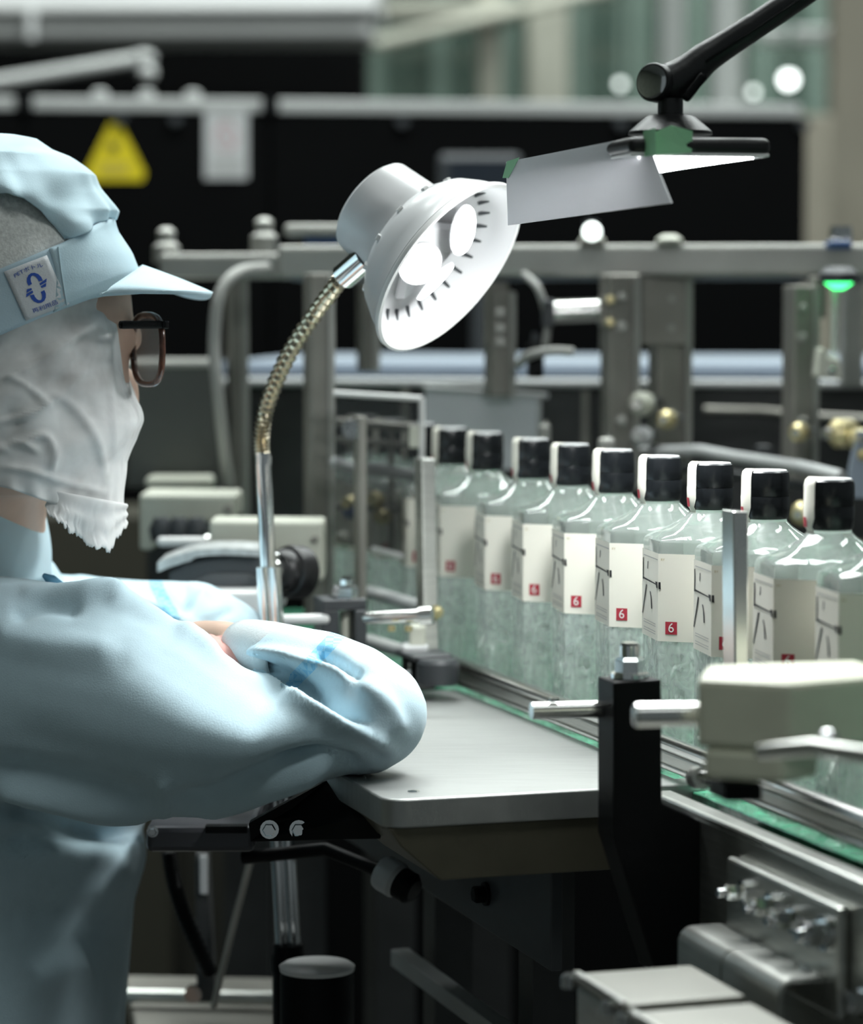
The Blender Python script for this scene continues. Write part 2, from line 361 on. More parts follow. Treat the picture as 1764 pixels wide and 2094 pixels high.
def folds(me, specs, near_only=True):
    """raise ridges (+) and press creases (-) of a cloth mesh along curves running over it"""
    co = get_co(me); no = get_no(me); x, y, d = proj(co)
    vd = co - np.array(CAM); vd /= np.linalg.norm(vd, axis=1)[:, None]
    face = np.clip(-(no * vd).sum(1) * 2.2 + 0.35, 0, 1) if near_only else np.ones(len(co))
    tot = np.zeros(len(co))
    for pts, amp, wid in specs:
        c = np.array(catmull(pts, 6)); best = np.full(len(co), 1e9); tt = np.zeros(len(co)); n = len(c) - 1
        for i in range(n):
            a, b = c[i], c[i + 1]; ab = b - a; L = max((ab * ab).sum(), 1e-6)
            t = np.clip(((x - a[0]) * ab[0] + (y - a[1]) * ab[1]) / L, 0, 1)
            dd = np.hypot(x - a[0] - t * ab[0], y - a[1] - t * ab[1]); m = dd < best
            best = np.where(m, dd, best); tt = np.where(m, (i + t) / n, tt)
        fade = np.clip(np.minimum(tt, 1 - tt) * 6 + 0.25, 0, 1)
        tot += amp * np.exp(-(best / wid) ** 2) * fade
    co += no * (tot * face)[:, None]; set_co(me, co)

# ------------------------------------------------------------------ the hall
def struct(name, mb, m, **k):
    o = mb.build(name, m, **k); o['kind'] = 'structure'; return o
struct('floor', MB().box((0, 4, -0.05), (12, 14, 0.1)), 'floor')
struct('wall_back', MB().box((0, 9.6, 1.7), (12, 0.2, 3.4)), 'olive')
struct('wall_left', MB().box((-4.2, 4, 1.7), (0.2, 14, 3.4)), 'olive')
struct('ceiling', MB().box((0, 4, 3.45), (12, 14, 0.1)), 'ceil')

# far columns, partitions, pipes
def simple(name, mb, m, label, cat, group=None, **k): return tag(mb.build(name, m, **k), label, cat, group)
D8 = 8.2
def column(x0, x1, d, m, label, y0=-900, flange=True):
    t = thing('column', label, 'column', (W((x0 + x1) / 2, 619, d).x, W(0, 619, d).y, 0))
    c = W((x0 + x1) / 2, 619, d); w = (x1 - x0) / FPX * d
    MB().box((c.x, c.y, 1.7), (w, w * 0.7, 3.38)).build('shaft', m, t, bevel=0.01)
    MB().box((c.x, c.y, 0.05), (w * 1.5, w * 1.3, 0.1)).build('base_plate', m, t, bevel=0.01)
    return t
column(975, 1022, D8, 'cream', 'slim cream column in the far hall left of the wide cream column')
column(1075, 1160, D8, 'cream', 'wide cream column in the far hall above the lamp arm')
column(1690, 1800, 6.6, 'tan', 'tan column at the right edge of the picture')
# glazed partition between the columns
t = thing('glazed_partition', 'green framed glazed partition in the far hall', 'partition', tuple(W(1040, 619, 8.6).xy) + (0,))
for x in (770, 900, 1040, 1180, 1300, 1420, 1560, 1660):
    c = W(x, 619, 8.6); MB().box((c.x, c.y, 1.25), (0.05, 0.05, 2.5)).build('mullion', 'greenpaint', t)
for y in (40, 75, 150, 200, 420):
    a = W(740, y, 8.6); b = W(1700, y, 8.6); MB().box(((a.x + b.x) / 2, a.y, a.z), (b.x - a.x, 0.045, 0.05)).build('transom', 'greenpaint', t)
for x0, x1 in ((770, 900), (900, 1040), (1040, 1180), (1180, 1300), (1300, 1420), (1420, 1560), (1560, 1660)):
    a = W(x0, 619, 8.6); b = W(x1, 619, 8.6)
    MB().box(((a.x + b.x) / 2, a.y, 1.25), (b.x - a.x - 0.04, 0.01, 2.44)).build('pane', 'farpane', t)
def pipe_v(x0, x1, d, label):
    c = W((x0 + x1) / 2, 619, d); r = (x1 - x0) / 2 / FPX * d
    t = thing('vertical_pipe', label, 'pipe', (c.x, c.y, 0))
    MB().cyl((c.x, c.y, 0), (c.x, c.y, 3.4), r, 24).build('pipe_run', 'pipe', t, smooth=40)
    for z in (0.5, 2.6): MB().cyl((c.x, c.y, z), (c.x, c.y, z + 0.05), r * 1.25, 24).build('collar', 'pipe', t, smooth=40)
pipe_v(1345, 1394, 7.4, 'pale pipe standing behind the black lamp arm joint')
pipe_v(1450, 1514, 6.8, 'bright white pipe standing right of the black lamp arm joint')
t = thing('horizontal_pipe', 'white pipe running level at the top right of the hall', 'pipe', W(1520, 72, 6.9))
MB().cyl(W(1500, 72, 6.9), W(2100, 78, 6.9), 0.021, 20).build('pipe_run', 'pipe', t, smooth=40)
for x in (1530, 1700, 1900): MB().cyl(W(x, 72, 6.9), W(x + 14, 72, 6.9), 0.027, 20).build('collar', 'pipe', t, smooth=40)
t = thing('ceiling_beam', 'long light grey beam across the top left of the hall', 'beam', W(300, 75, 5.6))
MB().pbox(-700, 28, 755, 76, 5.6, 0.25, -2).build('web', 'whitebeam', t, bevel=0.01)
MB().pbox(-700, -60, 770, 26, 5.55, 0.34, -2).build('upper_flange', 'whitebeam', t, bevel=0.01)
MB().pbox(56, 20, 72, 78, 5.54, 0.02, -2).build('joint_plate', 'palegrey', t)
t = thing('overhead_duct', 'pale slanting duct under the far ceiling', 'duct', W(900, 40, 7.6))
MB().tube([W(760, 90, 7.6), W(1060, 20, 7.9), W(1400, -60, 8.2)], 0.018, 12).build('duct_run', 'cream', t, smooth=50)
MB().pbox(760, 0, 1060, 36, 8.0, 0.2).build('duct_box', 'cream', t, bevel=0.01)
# hall lamps seen out of focus
def hall_lamp(x, y, r, d, m, label):
    t = thing('hall_lamp', label, 'lamp', W(x, y, d)); rr = r / FPX * d; p = W(x, y, d)
    MB().ball(p, (rr, rr, rr), 16, 10).build('globe', m, t, smooth=180)
    MB().lathe([(rr * 0.55, 0), (rr * 0.4, rr * 0.9), (0.008, rr * 1.0), (0.008, 3.4 - p.z - rr * 0.7)], p + Vector((0, 0, rr * 0.7)), (0, 0, 1), 14).build('hanger', 'greenpaint', t, smooth=40)
hall_lamp(1612, 163, 15, 6.4, 'halo', 'brightest round hall lamp at the upper right')
hall_lamp(1540, 188, 8, 6.2, 'halodim', 'dim round hall lamp just left of the brightest one')
hall_lamp(1268, 172, 8, 6.2, 'halodim', 'dim round hall lamp left of the black lamp arm joint')
simple('utility_cabinet', MB().pbox(1520, 240, 1700, 1856, 6.0, 0.3), 'tan', 'tan utility cabinet behind the right end of the black enclosure', 'cabinet', bevel=0.01)

# black machine enclosure with its signs
EA = 8.0
t = thing('machine_enclosure', 'long black machine enclosure panel behind the filling line', 'enclosure', tuple(W(700, 619, 4.3).xy) + (0,))
R = rz(math.radians(EA)); EC = W(760, 619, 4.3)
def E(x, z, y=0.0): return Vector((EC.x, EC.y, 0)) + R @ Vector((x, y, 0)) + Vector((0, 0, z))
def Epx(px, py):            # local x, z on the front face of the enclosure
    r = ray(px, py); n = R @ Vector((0, 1, 0)); s = (EC - CAM).dot(n) / r.dot(n); P = CAM + r * s
    q = P - Vector((EC.x, EC.y, 0)); return (R.inverted() @ q).x, P.z
xl, zt = Epx(-500, 225); xr, zr = Epx(1650, 237); zt = (zt + zr) / 2
for i, (a, b) in enumerate(((xl, Epx(50, 300)[0]), (Epx(50, 300)[0], Epx(552, 300)[0]), (Epx(552, 300)[0], xr))):
    MB().box(E((a + b) / 2, zt / 2, 0.2), (b - a - 0.004, 0.4, zt), R).build('panel', 'blackpanel', t)
    MB().box(E((a + b) / 2, zt + 0.010, 0.02), (b - a - 0.022, 0.05, 0.019), R).build('top_rail', 'beamgrey', t, bevel=0.003)
for px in (50, 552): MB().box(E(Epx(px, 300)[0], zt + 0.011, 0.018), (0.024, 0.056, 0.022), R).build('rail_clip', 'black', t)
for px in (245, 358, 820, 1265, 1640):
    x, z = Epx(px, 236); p = E(x, zt - 0.012, -0.004)
    MB().cyl(p, p + R @ Vector((0, -0.016, 0)), 0.008, 12).build('stud', 'charcoal', t, smooth=40)
for px in (205, 300, 395):
    x, z = Epx(px, 236); p = E(x, zt + 0.020, 0.01)
    MB().lathe([(0.012, 0), (0.012, 0.008), (0.006, 0.012)], p, (0, 0, 1), 12).build('clamp_nut', 'beamgrey', t, smooth=40)
def on_encl(pts, off): return [E(*Epx(*p), off) for p in pts]
t = thing('warning_sign', 'yellow triangular warning sign stuck on the black enclosure', 'sign', W(235, 320, 4.25))
MB().prism(on_encl([(224, 252), (245, 252), (296, 352), (292, 370), (180, 370), (175, 352)], -0.001), R @ Vector((0, -0.003, 0))).build('sign_plate', 'yellow', t)
MB().prism(on_encl([(222, 296), (231, 290), (240, 296), (243, 306), (232, 312), (220, 306)], -0.0045), R @ Vector((0, -0.0006, 0))).build('pictogram', 'ink', t)
for y in (336, 350): MB().prism(on_encl([(205, y), (262, y), (262, y + 4), (205, y + 4)], -0.0045), R @ Vector((0, -0.0006, 0))).build('print_line', 'goldink', t)
t = thing('notice_sign', 'white rectangular notice with a faint red circle on the black enclosure', 'sign', W(462, 300, 4.25))
MB().prism(on_encl([(418, 228), (506, 228), (506, 366), (418, 366)], -0.001), R @ Vector((0, -0.003, 0))).build('sign_plate', 'palegrey', t)
rp = [(462 + 24 * math.cos(a), 280 + 30 * math.sin(a)) for a in np.linspace(0, 2 * math.pi, 25)[:-1]]
ri = [(462 + 19 * math.cos(a), 280 + 25 * math.sin(a)) for a in np.linspace(0, 2 * math.pi, 25)[:-1]]
mpk = mat('faded_red_print', (0.55, 0.36, 0.38), 0.6)
a = on_encl(rp, -0.0046); b = on_encl(ri, -0.0046)
MB().add(a + b, [(i, (i + 1) % 24, 24 + (i + 1) % 24, 24 + i) for i in range(24)]).build('red_ring', mpk, t)
MB().prism(on_encl([(446, 262), (450, 258), (479, 297), (475, 301)], -0.0046), R @ Vector((0, -0.0004, 0))).build('red_bar', mpk, t)
for y in (322, 336, 350): MB().prism(on_encl([(430, y), (494, y), (494, y + 5), (430, y + 5)], -0.0046), R @ Vector((0, -0.0004, 0))).build('print_line', 'greyink', t)
MB().prism(on_encl([(440, 236), (484, 236), (484, 242), (440, 242)], -0.0046), R @ Vector((0, -0.0004, 0))).build('print_line', 'greyink', t)

t = thing('dark_cabinet', 'tall black cabinet far behind the enclosure at upper left', 'cabinet', tuple(W(300, 619, 5.2).xy) + (0,))
c = W(125, 619, 6.3); MB().box((W(30, 0, 6.3).x, c.y, 0.92), ((752 + 690) / FPX * 6.3, 0.3, 1.84)).build('carcass', 'blackpanel', t)
MB().box((W(30, 0, 6.3).x, c.y, 1.85), ((752 + 690) / FPX * 6.3, 0.32, 0.02)).build('lid', 'blackpanel', t)
t = thing('support_arm', 'grey jointed support arm reaching over the enclosure at left', 'arm', W(0, 170, 4.6))
MB().tube([W(-260, 205, 4.6), W(0, 168, 4.6), W(285, 122, 4.6)], 0.012, 14).build('arm_tube', 'beamgrey', t, smooth=40)
MB().ball(W(295, 118, 4.6), (0.019, 0.016, 0.012)).build('elbow', 'beamgrey', t, smooth=180)
MB().cyl(W(302, 122, 4.6), W(302, 160, 4.6), 0.013, 14).build('knuckle', 'charcoal', t, smooth=40)
MB().ball(W(302, 150, 4.59), 0.015).build('knob', 'beamgrey', t, smooth=180)
MB().box(W(-260, 205, 4.6) - Vector((0, 0, 0.7)), (0.05, 0.05, 1.4)).build('arm_post', 'charcoal', t)
t = thing('olive_filler_box', 'dark olive filler box low behind the worker and table', 'cabinet', tuple(W(150, 619, 3.9).xy) + (0,))  # box added to fill in the dim floor and wall behind the worker
MB().box((W(130, 0, 3.9).x, W(0, 619, 3.9).y, 0.49), (0.30, 0.2, 0.98)).build('carcass', mat('dark_olive_fill', (0.040, 0.038, 0.026), 0.6), t, bevel=0.004)
MB().box((W(360, 0, 3.9).x, W(0, 619, 3.9).y + 0.05, 0.38), (0.20, 0.2, 0.76)).build('side_unit', mat('darker_olive_fill', (0.022, 0.021, 0.015), 0.6), t, bevel=0.004)
t = thing('control_monitor', 'dark flat control monitor behind the white lamp', 'monitor', W(975, 380, 3.9))
MB().pbox(895, 314, 1066, 400, 3.9, 0.03).build('housing', 'charcoal', t, bevel=0.008)
MB().pbox(918, 326, 1050, 392, 3.895, 0.004).build('screen', 'screen', t)
MB().cyl(W(980, 395, 3.93), W(980, 2508, 3.93), 0.012, 12).build('stand', 'charcoal', t)

# ------------------------------------------------------------------ steel frame over the second conveyor
FD = 2.62; FA = -8
t = thing('steel_gantry', 'grey steel gantry frame of posts and a crossbeam behind the bottles', 'frame', tuple(W(1100, 619, FD).xy) + (0,))
MB().pbox(560, 500, 1990, 566, FD, 0.05, FA).build('crossbeam', 'beamsteel', t, bevel=0.004)
MB().pbox(590, 560, 1960, 574, FD + 0.03, 0.03, FA).build('beam_flange', 'bluegrey', t, bevel=0.002)
MB().pbox(322, 518, 590, 570, FD + 0.10, 0.05, FA).build('crossbeam', 'beamsteel', t, bevel=0.004)
def fd(x): return FD + (x - 1115) / FPX * FD * math.tan(math.radians(FA))
for x0, x1, y0, y1, dd in ((474, 506, 566, 1080, 0.12), (634, 682, 560, 1270, -0.14), (1006, 1052, 594, 812, 0.02), (1246, 1306, 562, 1000, -0.03), (1344, 1412, 566, 985, 0.03), (1621, 1672, 584, 1000, -0.02), (742, 774, 566, 760, 0.12)):
    d = fd((x0 + x1) / 2) + dd
    g = MB().pbox(x0, y0, x1, y1, d, 0.03, 14).build('post', 'dullsteel', t, bevel=0.002)
    MB().pbox(x1 - 9, y0 + 4, x1 + 3, y1, d - 0.004, 0.006, 14).build('post_edge', 'beamsteel', g)
    for y in (y0 + 45, y0 + 105, y1 - 140):
        if x0 > 1000: MB().bolt(W((x0 + x1) / 2 - 6, y, d - 0.004), (0, -1, 0), 0.0035, 0.006).build('bolt', 'beamsteel', g)
for x0, x1, y0, y1, dd in ((1310, 1418, 566, 706, 0.02), (1228, 1310, 560, 716, -0.015), (990, 1040, 574, 704, 0.03), (1655, 1690, 566, 650, -0.01)):
    MB().pbox(x0, y0, x1, y1, fd((x0 + x1) / 2) + dd, 0.012, 4).build('gusset_plate', 'dullsteel', t, bevel=0.002)
for x, y in ((540, 492), (340, 512)):
    MB().lathe([(0.013, -0.012), (0.013, 0.004), (0.008, 0.008), (0.009, 0.018), (0.004, 0.022)], W(x, y, fd(x) + 0.1), (0, 0, 1), 14).build('clamp_knob', 'beamsteel', t, smooth=40)
for x, y in ((1368, 492), (1210, 492)):
    MB().lathe([(0.012, 0), (0.012, 0.004), (0.006, 0.008)], W(x, y + 6, fd(x) + 0.01), (0, 0, 1), 14).build('stop_button', 'ivory', t, smooth=40)
# clamps on the beam
def beam_clamp(x, y, label, blue=True):
    d = fd(x) - 0.01; t = thing('beam_clamp', label, 'clamp', W(x, y + 20, d))
    MB().pbox(x - 24, y + 8, x + 24, y + 26, d, 0.03).build('clamp_body', 'blue' if blue else 'charcoal', t, bevel=0.002)
    for k in (-12, 0, 13): MB().lathe([(0.005, 0), (0.005, 0.006), (0.004, 0.013)], W(x + k, y + 8, d + 0.012), (0, 0, 1), 10).build('screw', 'chrome', t, smooth=40)
beam_clamp(1718, 484, 'small blue clamp with shiny screws on the crossbeam at right')
t = thing('sensor_head', 'small sensor with bright round lens on top of the crossbeam', 'sensor', W(1210, 500, 2.55))
MB().pbox(1188, 486, 1234, 502, fd(1210) - 0.01, 0.025).build('foot', 'dullsteel', t, bevel=0.002)
MB().cyl(W(1208, 450, fd(1210)), W(1208, 490, fd(1210)), 0.007, 14).build('stem', 'charcoal', t, smooth=40)
MB().ball(W(1210, 474, fd(1210) - 0.008), 0.0085).build('lens', 'halodim', t, smooth=180)
t = thing('upper_sensor_box', 'long grey sensor box with blue underside beside the lamp neck', 'sensor', W(640, 470, 2.7))
MB().pbox(580, 458, 740, 482, 2.74, 0.05).build('housing', 'beamsteel', t, bevel=0.004)
MB().pbox(622, 482, 730, 502, 2.75, 0.04).build('base', 'blue', t, bevel=0.003)
# air cylinder and cables hanging from the beam
t = thing('air_cylinder', 'short silver air cylinder mounted under the crossbeam', 'cylinder', W(1180, 640, 2.6))
MB().cyl(W(1122, 638, 2.6), W(1236, 634, 2.6), 0.0105, 20).build('barrel', 'rod', t, smooth=40)
MB().pbox(1110, 612, 1134, 668, 2.585, 0.03).build('end_block', 'charcoal', t, bevel=0.002)
MB().pbox(1226, 606, 1246, 668, 2.585, 0.03).build('end_block', 'dullsteel', t, bevel=0.002)
for y in (614, 660): MB().lathe([(0.0045, 0), (0.0045, 0.01), (0.0025, 0.014)], W(1246, y, 2.58), (0, -1, 0), 8).build('port_fitting', 'brass', t, smooth=40)
def cable(pts, r, label, name='cable', m='cable'):
    P = [W(*p) for p in pts]; P = [Vector(p) for p in catmull([tuple(q) for q in P], 8)]
    return tag(MB().tube(P, r, 10).build(name, m, smooth=60), label, 'cable')
cable([(1070, 560, 2.62), (1100, 590, 2.6), (1118, 650, 2.6), (1116, 700, 2.6), (1100, 740, 2.62)], 0.0035, 'grey cable looping down beside the short silver air cylinder')
cable([(1060, 745, 2.6), (1085, 726, 2.58), (1130, 718, 2.57), (1172, 720, 2.57)], 0.0042, 'short grey cable end lying over the blue grey belt')
cable([(545, 548, 2.66), (490, 556, 2.6), (450, 600, 2.58), (438, 700, 2.58), (445, 800, 2.58), (458, 920, 2.6), (466, 990, 2.62)], 0.0055, 'long grey cable hanging down from the left crossbeam')
t = thing('cable_plug', 'small black plug standing on the blue grey belt', 'plug', W(1098, 770, 2.6))
MB().pbox(1078, 700, 1112, 774, 2.6, 0.018).build('plug_body', 'black', t, bevel=0.003)
MB().cyl(W(1095, 680, 2.61), W(1095, 702, 2.61), 0.004, 10).build('plug_neck', 'charcoal', t)
# green indicator at the right
t = thing('indicator_light', 'glowing green indicator on a thin clear tube at the right', 'indicator', W(1715, 700, 2.5))
MB().lathe([(0.004, 0.0), (0.009, 0.003), (0.015, 0.008), (0.015, 0.012)], W(1714, 592, 2.5), (0, 0, 1), 18).build('lit_cap', 'greenled', t, smooth=40)
MB().lathe([(0.017, 0), (0.017, 0.008), (0.010, 0.014)], W(1714, 578, 2.5), (0, 0, 1), 18).build('hood', 'charcoal', t, smooth=40)
MB().cyl(W(1706, 592, 2.5), W(1704, 742, 2.5), 0.0028, 10).build('clear_tube', 'tubeglass', t, smooth=40)
t = thing('ivory_fitting', 'ivory plastic foot block under the green indicator', 'fitting', W(1695, 780, 2.49))
MB().prism([W(1668, 772, 2.49), W(1722, 776, 2.49), (W(1716, 735, 2.49)), W(1692, 728, 2.49), W(1686, 712, 2.49), W(1676, 712, 2.49)], (0, 0.03, 0)).build('foot_block', 'ivory', t, bevel=0.002)
MB().bolt(W(1700, 758, 2.489), (0, -1, 0), 0.003, 0.005).build('bolt', 'rod', t)
t = thing('valve_post', 'grey square post behind the green indicator', 'post', W(1745, 700, 2.75))
MB().pbox(1724, 560, 1766, 790, 2.75, 0.03).build('upright', 'beamsteel', t, bevel=0.002)
MB().pbox(1720, 560, 1770, 574, 2.74, 0.05).build('head_plate', 'dullsteel', t, bevel=0.002)

# second conveyor: blue grey belt with a pale lip, dark side below
t = thing('rear_conveyor', 'blue grey conveyor with a pale lip running behind the steel posts', 'conveyor', tuple(W(1200, 619, 3.0).xy) + (0,))
RA = -9
MB().pbox(440, 742, 2050, 752, 3.05, 0.5, RA).build('far_edge', 'bluegrey', t, bevel=0.002)
MB().pbox(440, 752, 2050, 776, 2.96, 0.46, RA).build('belt_bed', 'beltblue', t, bevel=0.002)
MB().pbox(440, 776, 2050, 792, 2.93, 0.03, RA).build('lip', 'palegrey', t, bevel=0.003)
MB().pbox(440, 794, 2050, 1100, 2.95, 0.42, RA).build('side_skirt', 'darksteel', t)
for x in (1520, 1190, 820): MB().pbox(x, 796, x + 12, 1000, 2.945, 0.01, RA).build('skirt_seam', 'dullsteel', t)
MB().tube([W(1440, 838, 2.9), W(1560, 840, 2.9), W(1680, 852, 2.87), W(1860, 862, 2.84)], 0.004, 8).build('drain_tube', 'dullsteel', t, smooth=50)
for x in (500, 1000, 1700): MB().box((W(x, 0, 3.1).x, W(x, 0, 3.1).y, 0.45), (0.05, 0.05, 0.9)).build('leg', 'darksteel', t)
# guide rail and fittings in front of the skirt
t = thing('rear_guide_rail', 'bent pale guide rail behind the nearer bottle caps', 'rail', W(1500, 930, 2.55))
P = [W(1300, 925, 2.62), W(1430, 922, 2.6), W(1500, 935, 2.55), W(1640, 955, 2.48), W(1720, 975, 2.44)]
MB().tube(P, 0.0055, 10).build('rail_bar', 'palegrey', t, smooth=40)
MB().tube([p - Vector((0, -0.01, 0.016)) for p in P], 0.004, 8).build('lower_bar', 'charcoal', t, smooth=40)
for x in (1340, 1560): MB().box(W(x, 945, 2.62), (0.012, 0.02, 0.03)).build('rail_bracket', 'charcoal', t, bevel=0.001)
def fitting(x, y, d, r, m, label, ax=(-0.4, -1, 0)):
    t = thing('pipe_fitting', label, 'fitting', W(x, y, d)); a = Vector(ax).normalized()
    MB().lathe([(r * 0.7, -r), (r, -r * 0.6), (r, r * 0.5), (r * 0.6, r * 0.9)], W(x, y, d), a, 14).build('nut_body', m, t, smooth=40)
    MB().lathe([(r * 0.4, r * 0.8), (r * 0.4, r * 1.5)], W(x, y, d), a, 10).build('nipple', 'rod', t, smooth=40)
    MB().lathe([(r * 0.3, -r * 5), (r * 0.3, -r)], W(x, y, d), a, 8).build('tail', 'charcoal', t, smooth=40)
fitting(1312, 826, 2.58, 0.011, 'ivory', 'upper round pale fitting beside the thick left post')
fitting(1312, 892, 2.58, 0.009, 'palegrey', 'lower round pale fitting beside the thick left post')
fitting(1364, 858, 2.56, 0.0085, 'brass', 'brass fitting on the post above the sixth cap')
fitting(1634, 884, 2.5, 0.0085, 'brass', 'brass fitting at the foot of the right post')
fitting(1722, 886, 2.48, 0.013, 'brass', 'large brass fitting right of the right post', (-1, -0.5, 0))
fitting(1756, 900, 2.46, 0.010, 'brass', 'shiny brass fitting at the right picture edge', (0.3, -1, 0))
fitting(1640, 1050, 2.44, 0.010, 'brass', 'brass fitting behind the nearest visible cap')
t = thing('side_bracket', 'pale blue grey flat bracket at the right edge above the last bottle', 'bracket', W(1745, 950, 2.45))
MB().prism([W(1752, 880, 2.45), W(1800, 880, 2.45), W(1800, 1020, 2.45), W(1732, 1020, 2.45), W(1736, 960, 2.45)], (0, 0.01, 0)).build('bracket_plate', 'bluegrey', t, bevel=0.001)
MB().bolt(W(1765, 930, 2.45), (0, -1, 0), 0.004, 0.006).build('bolt', 'brass', t)

# ------------------------------------------------------------------ machinery between the worker and the bottles
simple_hood = thing('infeed_hood', 'dull grey sheet metal hood behind the worker\'s mask', 'hood', W(370, 1000, 2.72))
MB().pbox(255, 742, 448, 1000, 2.72, 0.12, 6).build('hood_panel', mat('hood_grey', (0.10, 0.105, 0.098), 0.5, 0.3, noise=0.15, nscale=6), simple_hood, bevel=0.004)
MB().pbox(250, 738, 450, 752, 2.71, 0.13, 6).build('top_flange', 'beamsteel', simple_hood, bevel=0.002)
MB().pbox(296, 976, 432, 1001, 2.66, 0.05).build('ledge', 'ivory', simple_hood, bevel=0.004)
MB().pbox(300, 1001, 450, 1300, 2.76, 0.05).build('lower_panel', 'darksteel', simple_hood)
t = thing('ivory_gearbox', 'ivory machine box with a leg left of the lamp pole', 'box', W(380, 1100, 2.5))
MB().prism([W(285, 1010, 2.5), W(483, 1012, 2.5), W(483, 1062, 2.5), W(316, 1078, 2.5), W(316, 1125, 2.5), W(285, 1125, 2.5)], (0, 0.08, 0)).build('housing', 'ivory', t, bevel=0.003)
MB().bolt(W(466, 1042, 2.499), (0, -1, 0), 0.003, 0.004).build('screw', 'dullsteel', t)
for x in (330, 366, 402): MB().lathe([(0.009, -0.01), (0.011, 0), (0.006, 0.01)], W(x, 1082, 2.46), (0, 0, 1), 12).build('lower_nut', 'charcoal', t, smooth=40)
t = thing('ivory_side_plate', 'pale ivory plate with two screws behind the chrome lamp pole', 'plate', W(550, 1180, 2.36))
MB().prism([W(428, 1064, 2.36), W(662, 1066, 2.36), W(662, 1188, 2.36), W(628, 1188, 2.36), W(628, 1130, 2.36), W(428, 1126, 2.36)], (0, 0.05, 0)).build('plate_body', 'ivory', t, bevel=0.003)
for y in (1102, 1148): MB().bolt(W(644, y, 2.359), (0, -1, 0), 0.0032, 0.003, False).build('screw', 'dullsteel', t)
t = thing('white_rod', 'short white rod sticking out left of the ivory plate', 'rod', W(380, 1110, 2.37))
MB().tube([W(330, 1108, 2.37), W(432, 1108, 2.37)], 0.0042, 16, dome=True).build('rod_body', 'white', t, smooth=50)
MB().cyl(W(420, 1108, 2.37), W(432, 1108, 2.37), 0.0062, 14).build('rod_collar', 'rod', t, smooth=40)
# dark labelling head with silver strap and a black hand knob
t = thing('labelling_head', 'black arched labelling head with a silver strap and round black knob', 'machine', W(480, 1230, 2.3))
arch = [(345, 1168), (372, 1152), (410, 1142), (470, 1136), (532, 1138), (560, 1150), (560, 1218), (345, 1222)]
MB().prism([W(x, y, 2.28) for x, y in arch], (0, 0.09, 0)).build('head_body', 'charcoal', t, bevel=0.003)
inner = [(386, 1190), (430, 1172), (500, 1172), (540, 1184), (540, 1216), (386, 1220)]
MB().prism([W(x, y, 2.276) for x, y in inner], (0, 0.004, 0)).build('inner_arch', mat('arch_grey', (0.08, 0.085, 0.09), 0.5), t, bevel=0.001)
sp = catmull([(322, 1156), (352, 1144), (400, 1131), (460, 1127), (530, 1130)], 5)
up_ = [W(x, y - 6, 2.27) for x, y in sp]; lo_ = [W(x, y + 8 + (6 if x < 400 else 0), 2.27) for x, y in sp]
MB().prism(up_ + lo_[::-1], (0, 0.07, 0)).build('strap', 'silver', t, smooth=40)
kn = thing('hand_knob', 'round black ribbed hand knob right of the chrome lamp pole', 'knob', W(605, 1170, 2.26))
a, b = W(566, 1168, 2.24), W(640, 1172, 2.27); ax = (b - a).normalized()
MB().lathe([(0.014, 0), (0.016, 0.002), (0.0175, 0.006), (0.0175, 0.010), (0.0200, 0.011), (0.0210, 0.014), (0.0210, 0.026), (0.019, 0.0285)], a, ax, 36).build('grip', 'blackplastic', kn, smooth=30)
MB().lathe([(0.010, -0.01), (0.010, 0.001)], a, ax, 20).build('hub', 'rod', kn, smooth=40)
for k in range(4): MB().lathe([(0.0035, -0.002), (0.0035, 0.004)], a + ZZ * (0.012 - 0.008 * k) - ax * 0.004 - Vector((0, 0.008, 0)), ax, 10).build('hub_screw', 'chrome', kn, smooth=40)
t = thing('white_motor_box', 'white machine box at the left foot of the chrome lamp pole', 'box', W(490, 1290, 2.3))
MB().pbox(420, 1210, 560, 1330, 2.24, 0.08).build('housing', 'white', t, bevel=0.003)
MB().pbox(568, 1184, 582, 1240, 2.26, 0.03).build('terminal_strip', 'white', t, bevel=0.001)
simple('side_rod', MB().tube([W(560, 1268, 2.2), W(664, 1266, 2.2)], 0.0042, 14, dome=True), 'white', 'short pale rod between the lamp pole and the hollow black clamp', 'rod', smooth=50)
# hollow black clamp with a bolt
t = thing('hollow_clamp', 'black hollow square clamp with a shiny bolt behind the sleeve', 'clamp', W(706, 1320, 2.2))
cl = MB(); A = 14; d = 2.2
for x0, y0, x1, y1 in ((660, 1226, 750, 1248), (660, 1248, 694, 1330), (726, 1248, 750, 1330), (660, 1316, 750, 1340)): cl.pbox(x0, y0, x1, y1, d, 0.035, A)
cl.build('clamp_frame', 'charcoal', t, bevel=0.001)
MB().bolt(W(706, 1228, 2.215), (0, 0, 1), 0.010, 0.012).build('bolt_head', 'chrome', t, smooth=30)
MB().lathe([(0.0055, 0), (0.0055, 0.008), (0.004, 0.010)], W(708, 1206, 2.215), (0, 0, 1), 12).build('bolt_end', 'chrome', t, smooth=30)
MB().cyl(W(708, 1250, 2.215), W(708, 1316, 2.215), 0.005, 12).build('clamp_screw', 'ivory', t, smooth=40)
t = thing('cross_rod', 'polished cross rod between the hollow clamp and the thin upright plate', 'rod', W(815, 1262, 2.16))
MB().tube([W(752, 1264, 2.17), W(868, 1258, 2.15)], 0.0048, 16, dome=True).build('rod_body', 'rod', t, smooth=50)
MB().cyl(W(858, 1260, 2.15), W(884, 1258, 2.148), 0.007, 16).build('rod_collar', 'rod', t, smooth=40)
for x in (800, 835): MB().lathe([(0.003, 0), (0.003, 0.004)], W(x, 1280, 2.155), (0, 0, -1), 10).build('grub_screw', 'brass', t, smooth=40)
